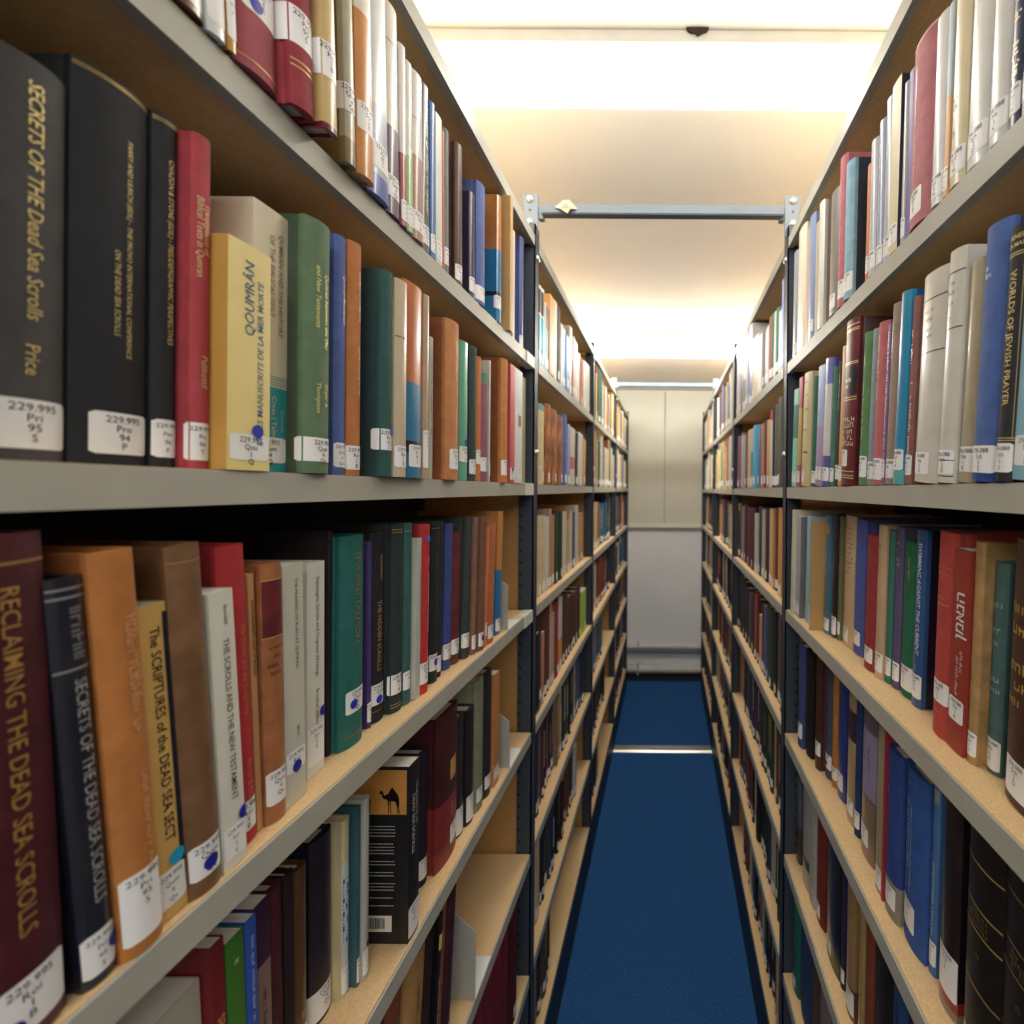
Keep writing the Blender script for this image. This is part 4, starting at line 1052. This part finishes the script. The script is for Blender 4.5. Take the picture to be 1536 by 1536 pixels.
row('L', 3, 1, [
 (805, 812, 774, 2.0, 'd8c498', 'c', 'thick straw-coloured book', {}),
 (812, 818, 773, 2.0, 'd8c8a0', 'c', 'straw-coloured book of a pair', {}),
 (818, 823, 775, 2.0, 'dcd4c4', 'p', 'off-white paperback', {}),
 (823, 827, 763, 2.0, 'b09488', 'p', 'pinkish grey paperback', {}),
 (827, 831, 772, 1.9, 'd0844a', 'p', 'orange paperback', {}),
 (831, 837, 768, 1.8, '2c4a34', 'c', 'bottle green cloth book, nearer of two', {}),
 (837, 844, 767, 1.8, '1c4430', 'c', 'bottle green cloth book, farther of two', {}),
 (844, 849, 767, 2.2, 'd8d0bc', 'p', 'cream paperback', {}),
 (849, 854, 759, 2.3, 'c8a864', 'p', 'ochre paperback', {'bands': [(.8, 1, 'b07840')]}),
 (854, 858, 767, 2.3, 'c8c8bc', 'p', 'pale grey paperback', {}),
 (858, 862, 768, 2.3, '3a3c84', 'p', 'indigo paperback', {}),
 (862, 868, 757, 2.4, 'd0cabc', 'j', 'grey-white jacketed book', {}),
 (868, 874, 769, 2.6, 'bc9460', 'p', 'kraft brown board volume', {}),
], 0, 0)
row('L', 4, 1, [
 (804, 813, 945, 1.0, '1e2436', 'j', 'navy glossy book', {'sz': .03}),
 (813, 816, 946, 1.2, 'd08478', 'p', 'thin salmon paperback', {}),
 (816, 820, 912, 1.6, '5a4238', 'c', 'dark brown cloth book', {}),
 (820, 824, 906, 1.8, '8a2a2c', 'c', 'wine red cloth book', {}),
 (824, 828, 902, 1.8, 'c0b498', 'p', 'stone-coloured paperback', {}),
 (828, 831, 918, 1.8, 'b8b4a0', 'p', 'thin grey paperback', {}),
 (831, 838, 897, 1.8, 'a03034', 'c', 'bright red cloth book', {}),
 (838, 843, 893, 1.9, 'd8d4d0', 'p', 'white paperback with an orange foot', {'bands': [(.1, .44, 'e0983c')]}),
 (843, 847, 893, 2.0, '5c3a32', 'c', 'brown cloth book, first of a set', {}),
 (847, 851, 888, 2.0, '6a463a', 'c', 'brown cloth book, second of a set', {}),
 (851, 855, 894, 2.0, '63403a', 'c', 'brown cloth book, third of a set', {}),
 (855, 859, 890, 2.0, '5c3832', 'c', 'brown cloth book, fourth of a set', {}),
 (859, 862, 889, 2.0, '60403a', 'c', 'brown cloth book, fifth of a set', {}),
 (862, 866, 884, 2.0, '6a4634', 'c', 'brown cloth book, sixth of a set', {}),
 (866, 870, 878, 2.0, '50302e', 'c', 'brown cloth book, seventh of a set', {}),
 (872, 879, 881, 1.6, 'a8cc3c', 'p', 'lime green paperback', {}),
], 0, 0)
row('R', 1, 1, [
 (1104, 1109, 510, 0, 'c4c0c8', 'j', 'grey-lilac jacketed book', {}),
 (1109, 1113, 500, 0, '6a6470', 'j', 'dark grey book with white lettering', {'dash': ('f0f0f0', [(0, .9, .6, .008)])}),
 (1113, 1118, 495, 0, 'd8d4d8', 'j', 'white jacketed book', {'bands': [(.1, .4, '6a6a68')]}),
 (1118, 1122, 492, 0, 'a49cb0', 'p', 'lilac grey paperback', {}),
 (1122, 1127, 490, 0, 'e4e4ea', 'j', 'white book with a blue foot', {'bands': [(.08, .42, '3c5cb8')]}),
 (1127, 1136, 516, 0, 'e0cc9c', 'j', 'thick pale sand book', {}),
 (1136, 1139, 508, 0, 'e4dcd4', 'p', 'thin white paperback', {}),
 (1139, 1143, 503, 0, 'dcd8cc', 'p', 'cream-white paperback', {}),
 (1143, 1147, 500, 0, '8a8a80', 'c', 'sage grey book', {}),
 (1147, 1150, 496, .1, '8c88a0', 'p', 'mauve grey paperback', {}),
 (1150, 1153, 490, 0, 'e0dcd0', 'p', 'ivory paperback', {}),
 (1153, 1157, 480, 0, 'c47c70', 'c', 'salmon cloth book', {}),
 (1157, 1160, 474, 0, '5c9c88', 'c', 'sea green cloth book, farther of two', {}),
 (1160, 1163, 470, .2, 'd0d4c8', 'p', 'thin pale paperback between green books', {}),
 (1163, 1167, 467, 0, '5c9c88', 'c', 'sea green cloth book, nearer of two', {}),
 (1167, 1171, 470, .1, 'dcd8cc', 'p', 'ivory paperback beside a blue one', {}),
 (1171, 1175, 423, 0, '8c9ce4', 'p', 'bright periwinkle paperback', {}),
], 2, 1)
row('R', 2, 1, [
 (1106, 1110, 656, 0, '8a3c5c', 'p', 'plum paperback', {}),
 (1110, 1117, 653, 0, '9aa4b8', 'j', 'pale blue book with dark top', {'bands': [(.95, 1, '4a3030')]}),
 (1117, 1121, 652, .1, '8c5c50', 'c', 'reddish brown cloth book', {}),
 (1121, 1125, 647, 0, 'd4b494', 'p', 'sandy paperback', {}),
 (1125, 1129, 645, 0, 'c4b8a8', 'p', 'grey paperback with teal foot', {'bands': [(.2, .6, '4a9488')]}),
 (1129, 1135, 640, -.2, '18b4f0', 'p', 'brilliant cyan paperback', {}),
 (1135, 1141, 642, 0, '4a4c84', 'j', 'indigo jacketed book', {}),
 (1141, 1145, 637, 0, 'b48c74', 'p', 'tan paperback', {}),
 (1145, 1149, 634, 0, '782428', 'c', 'dark red cloth book', {}),
 (1149, 1154, 632, 0, 'd4a864', 'p', 'amber paperback', {}),
 (1154, 1158, 617, 0, 'dcd8d4', 'p', 'white paperback with a red top', {'bands': [(.87, 1, 'c83c40')]}),
 (1158, 1161, 612, .1, '2a2a40', 'c', 'narrow navy book', {}),
 (1161, 1165, 609, 0, '6c7458', 'c', 'olive green cloth book', {}),
 (1165, 1173, 600, 0, '646060', 'c', 'grey cloth book with pale lettering', {'dash': ('b0a898', [(0, .9, .4, .006)])}),
], 2, 2)
row('R', 3, 1, [
 (1104, 1109, 755, 2.0, '3c3a3c', 'c', 'black book with a tan top', {'bands': [(.86, 1, 'c09a60')]}),
 (1109, 1112, 756, 2.0, '4c4c50', 'c', 'dark grey cloth book', {}),
 (1112, 1116, 760, 2.0, 'a08070', 'p', 'pinkish brown paperback', {}),
 (1116, 1120, 757, 2.2, '2c2c48', 'c', 'navy cloth book', {}),
 (1120, 1126, 761, 2.0, '6c3236', 'c', 'maroon cloth book, farther of two', {}),
 (1126, 1131, 762, 2.0, '5c2630', 'c', 'maroon cloth book, nearer of two', {}),
 (1131, 1137, 770, 2.2, 'c4c4ba', 'p', 'pale grey spiral-bound volume', {}),
 (1137, 1142, 760, 2.4, '363a64', 'c', 'dark indigo cloth book', {}),
 (1142, 1147, 764, 2.4, 'c8b494', 'p', 'stone-coloured paperback', {}),
 (1147, 1152, 763, 2.4, '40344c', 'c', 'aubergine cloth book', {}),
 (1153, 1158, 763, 2.2, 'e0b888', 'p', 'peach paperback', {}),
 (1158, 1162, 765, 2.2, 'c8884c', 'p', 'orange-brown paperback', {}),
 (1162, 1166, 764, 2.4, '6a4434', 'c', 'chestnut cloth book', {}),
 (1166, 1174, 762, 1.8, 'eca048', 'p', 'bright orange curved paperback', {}),
], 1.5, 1)
row('R', 4, 1, [
 (1103, 1109, 858, 2.0, '24202c', 'c', 'black cloth book', {}),
 (1109, 1114, 862, 2.0, '343038', 'c', 'charcoal cloth book', {}),
 (1114, 1118, 870, 2.0, '302a3c', 'c', 'dark violet cloth book', {}),
 (1118, 1122, 880, 2.0, '3a3240', 'c', 'dusky violet cloth book', {}),
 (1122, 1127, 888, 2.2, '5c5058', 'c', 'mauve grey cloth book', {}),
 (1127, 1131, 885, 2.2, '2c2a48', 'c', 'midnight blue cloth book', {}),
 (1131, 1135, 888, 2.0, 'b04a3c', 'c', 'tomato red cloth book', {}),
 (1135, 1138, 896, 2.2, '3a3430', 'c', 'thin dark book', {}),
 (1138, 1142, 921, 2.2, 'c4a888', 'p', 'beige paperback', {}),
 (1142, 1145, 905, 2.2, '8c2830', 'c', 'dark red cloth book', {}),
 (1145, 1148, 908, 2.2, '4c68a8', 'p', 'thin blue paperback', {}),
 (1148, 1153, 908, 2.2, '385c64', 'c', 'petrol blue cloth book', {}),
 (1153, 1160, 912, 2.0, '37423a', 'c', 'dark green leather-like book', {}),
 (1160, 1166, 920, 2.2, '1e1c26', 'c', 'blue-black cloth book', {}),
 (1166, 1170, 925, 2.4, '6a5048', 'p', 'brown paperback', {}),
 (1170, 1174, 940, 1.6, '3c4a70', 'c', 'dull blue cloth book at the post', {}),
], 1, 1)

# ------------------------------------------------- bookends and small things on the shelves
def bookend(side, lv, y, h, label, d=.02):
    sg = -1 if side == 'L' else 1
    X = (XL if side == 'L' else XR)
    z = EYE + (ZL if side == 'L' else ZR)[lv]
    t = empty('bookend', (sg * (X + d), y, z + .0005)); tag(t, label, 'bookend', 'sheet-steel bookends')
    m = MB(); W = .115
    m.prism([(0, 0), (sg * W, 0), (sg * W, h), (sg * .035, h), (0, h * .78)], 1, 0, .0016)
    m.build('upright_plate', mat('a5a49c', 'steel'), t)
    m = MB(); m.box(-sg * max(d - .001, .0), sg * W, .0016, .075, 0, .0014); m.build('base_plate', mat('dfe4e2', 'steel'), t)
    return t
bookend('L', 3, .978, .118, 'grey steel bookend on the left chest-high shelf, holding the last book', .004)
bookend('L', 4, .994, .126, 'grey steel bookend on the left waist-high shelf beside the orange paperback', .004)
bookend('L', 5, .815, .15, 'dull grey steel bookend on the left thigh-high shelf beside the oxblood book', .001)

# ------------------------------------------------- all the books farther down the aisle
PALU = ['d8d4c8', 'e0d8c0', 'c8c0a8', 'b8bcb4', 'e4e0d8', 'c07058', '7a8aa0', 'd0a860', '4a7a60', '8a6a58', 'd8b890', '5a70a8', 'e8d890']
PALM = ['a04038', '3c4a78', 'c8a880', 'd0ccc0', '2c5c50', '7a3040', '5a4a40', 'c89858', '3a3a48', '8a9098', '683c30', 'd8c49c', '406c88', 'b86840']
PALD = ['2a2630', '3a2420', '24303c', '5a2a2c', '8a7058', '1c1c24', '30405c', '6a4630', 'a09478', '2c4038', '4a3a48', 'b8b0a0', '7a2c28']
PALX = ['1a90e0', '3a80c8', '3aa870', 'd8883c']
PALS = sorted(set(PALU + PALM + PALD + PALX))
SPECIAL = {('R', 2, 3): (25, '1a90e0', .235), ('L', 2, 5): (8, '3a80c8', .22), ('L', 2, 4): (10, 'd8883c', .21), ('R', 3, 1): (3, '3aa870', .25), ('R', 2, 2): (20, '3aa870', .22), ('L', 1, 6): (14, '1a90e0', .25), ('R', 3, 5): (2, '3aa870', .23)}
m = MB()
rnd = random.Random(23)
WI, PI_ = len(PALS), len(PALS) + 1
def far_book(side, lv, Y0, Y1, h, sb, hx, lean):
    sg = -1 if side == 'L' else 1
    X = (XL if side == 'L' else XR) + sb
    z = EYE + (ZL if side == 'L' else ZR)[lv] + .0005
    t = Y1 - Y0
    D = min(.2, h * .68)
    ci = PALS.index(hx)
    bu = min(.005, t * .2)
    prof = [(Y0, X + D), (Y0, X + bu), (Y0 + t * .2, X + bu * .3), (Y0 + t * .5, X), (Y0 + t * .8, X + bu * .3), (Y1, X + bu), (Y1, X + D)]
    k = math.tan(math.radians(lean))
    n = len(prof)
    vs_ = [(sg * x, y, z) for y, x in prof] + [(sg * x, y + k * h, z + h) for y, x in prof]
    m.add(vs_, [(i, i + 1, n + i + 1, n + i) for i in range(n - 1)] + [(0, n, 2 * n - 1, n - 1)], ci)
    m.add([(sg * x, y, z) for y, x in prof], [tuple(range(n))], ci)
    e = min(.0025, t * .2); hz = z + h - .003
    kk = k * (h - .003)
    m.add([(sg * (X + bu + e), Y0 + e + kk, hz), (sg * (X + bu + e), Y1 - e + kk, hz), (sg * (X + D - .002), Y1 - e + kk, hz), (sg * (X + D - .002), Y0 + e + kk, hz)], [(0, 1, 2, 3)], PI_)
    # rim of the cover around the page block
    top = z + h
    o_ = [(sg * x, y + k * h, top) for y, x in prof]
    i_ = [(sg * min(max(x, X + bu + e), X + D), min(max(y, Y0 + e), Y1 - e) + k * h, top) for y, x in prof]
    m.add(o_ + i_, [(i, i + 1, n + i + 1, n + i) for i in range(n - 1)], ci)
    i2 = [(p[0], p[1] - k * .003, top - .003) for p in i_]
    m.add(i_ + i2, [(i, i + 1, n + i + 1, n + i) for i in range(n - 1)], ci)
    if rnd.random() < .85:
        a, c = t * .08, t * .92
        z0 = rnd.uniform(.006, .02); z1 = z0 + rnd.uniform(.02, .03)
        P = []
        for f in (.06, .2, .5, .8, .94):
            x = X + (bu * .9 if f in (.06, .94) else (bu * .3 if f in (.2, .8) else 0)) - .0006
            P += [(sg * x, Y0 + t * f + k * z0, z + z0), (sg * x, Y0 + t * f + k * z1, z + z1)]
        m.add(P, [(2 * i, 2 * i + 2, 2 * i + 3, 2 * i + 1) for i in range(4)], WI)
    if t > .016 and rnd.random() < .5:
        zt = h * rnd.uniform(.75, .9)
        P = [(sg * (X - .0006 + bu * .1), Y0 + t * .4, z + zt), (sg * (X - .0006 + bu * .1), Y0 + t * .6, z + zt), (sg * (X - .0006 + bu * .1), Y0 + t * .6, z + zt * .45), (sg * (X - .0006 + bu * .1), Y0 + t * .4, z + zt * .45)]
        if lean == 0: m.add(P, [(0, 1, 2, 3)], WI if rnd.random() < .3 else PALS.index('d0a860'))
def far_row(side, lv, bayk, fill=1.0, start=0, small=False):
    a = POST[bayk] + .045 + start
    end = a + (POST[bayk + 1] - .03 - a) * fill
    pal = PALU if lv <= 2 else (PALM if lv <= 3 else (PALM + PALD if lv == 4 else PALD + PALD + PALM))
    sb0 = .002 if lv <= 2 else .02
    hmax = ((ZL if side == 'L' else ZR)[lv - 1] - (ZL if side == 'L' else ZR)[lv]) - .035
    run = None
    nb = 0
    while a < end:
        nb += 1
        t = rnd.choice([.009, .013, .017, .021, .026, .032, .04])
        if run and run[0] > 0:
            run[0] -= 1; hx, h, t = run[1], run[2], run[3] + rnd.uniform(-.002, .002)
        else:
            hx = rnd.choice(pal); h = min(hmax, rnd.gauss(.228, .022)); h = max(.165, h)
            run = [rnd.randint(2, 5), hx, h, t] if rnd.random() < .12 else None
        sp_ = SPECIAL.get((side, bayk, lv))
        if sp_ and nb == sp_[0]: hx, h, t = sp_[1], min(hmax, sp_[2]), .034
        if a + t > end: break
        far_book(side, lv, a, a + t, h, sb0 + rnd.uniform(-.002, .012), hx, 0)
        a += t + .0006
for side in 'LR':
    for bayk in (1, 2, 3):
        for lv in range(1, 8):
            if bayk == 1 and lv <= 4: continue
            fill = {('L', 1, 6): .8, ('L', 1, 7): .35, ('L', 2, 5): .6, ('L', 2, 7): .4, ('L', 2, 6): .7, ('L', 2, 4): .9}.get((side, bayk, lv), rnd.choice([1, 1, 1, .93, .88]))
            far_row(side, lv, bayk, fill)
far_row('R', 7, 0, .9, .35)
far_row('L', 7, 0, .98, .5)
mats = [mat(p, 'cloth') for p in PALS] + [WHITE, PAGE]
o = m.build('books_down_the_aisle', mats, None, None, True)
tag(o, 'mixed rows of books in the farther bays and lowest shelves', 'books', 'books farther down the aisle', 'stuff')
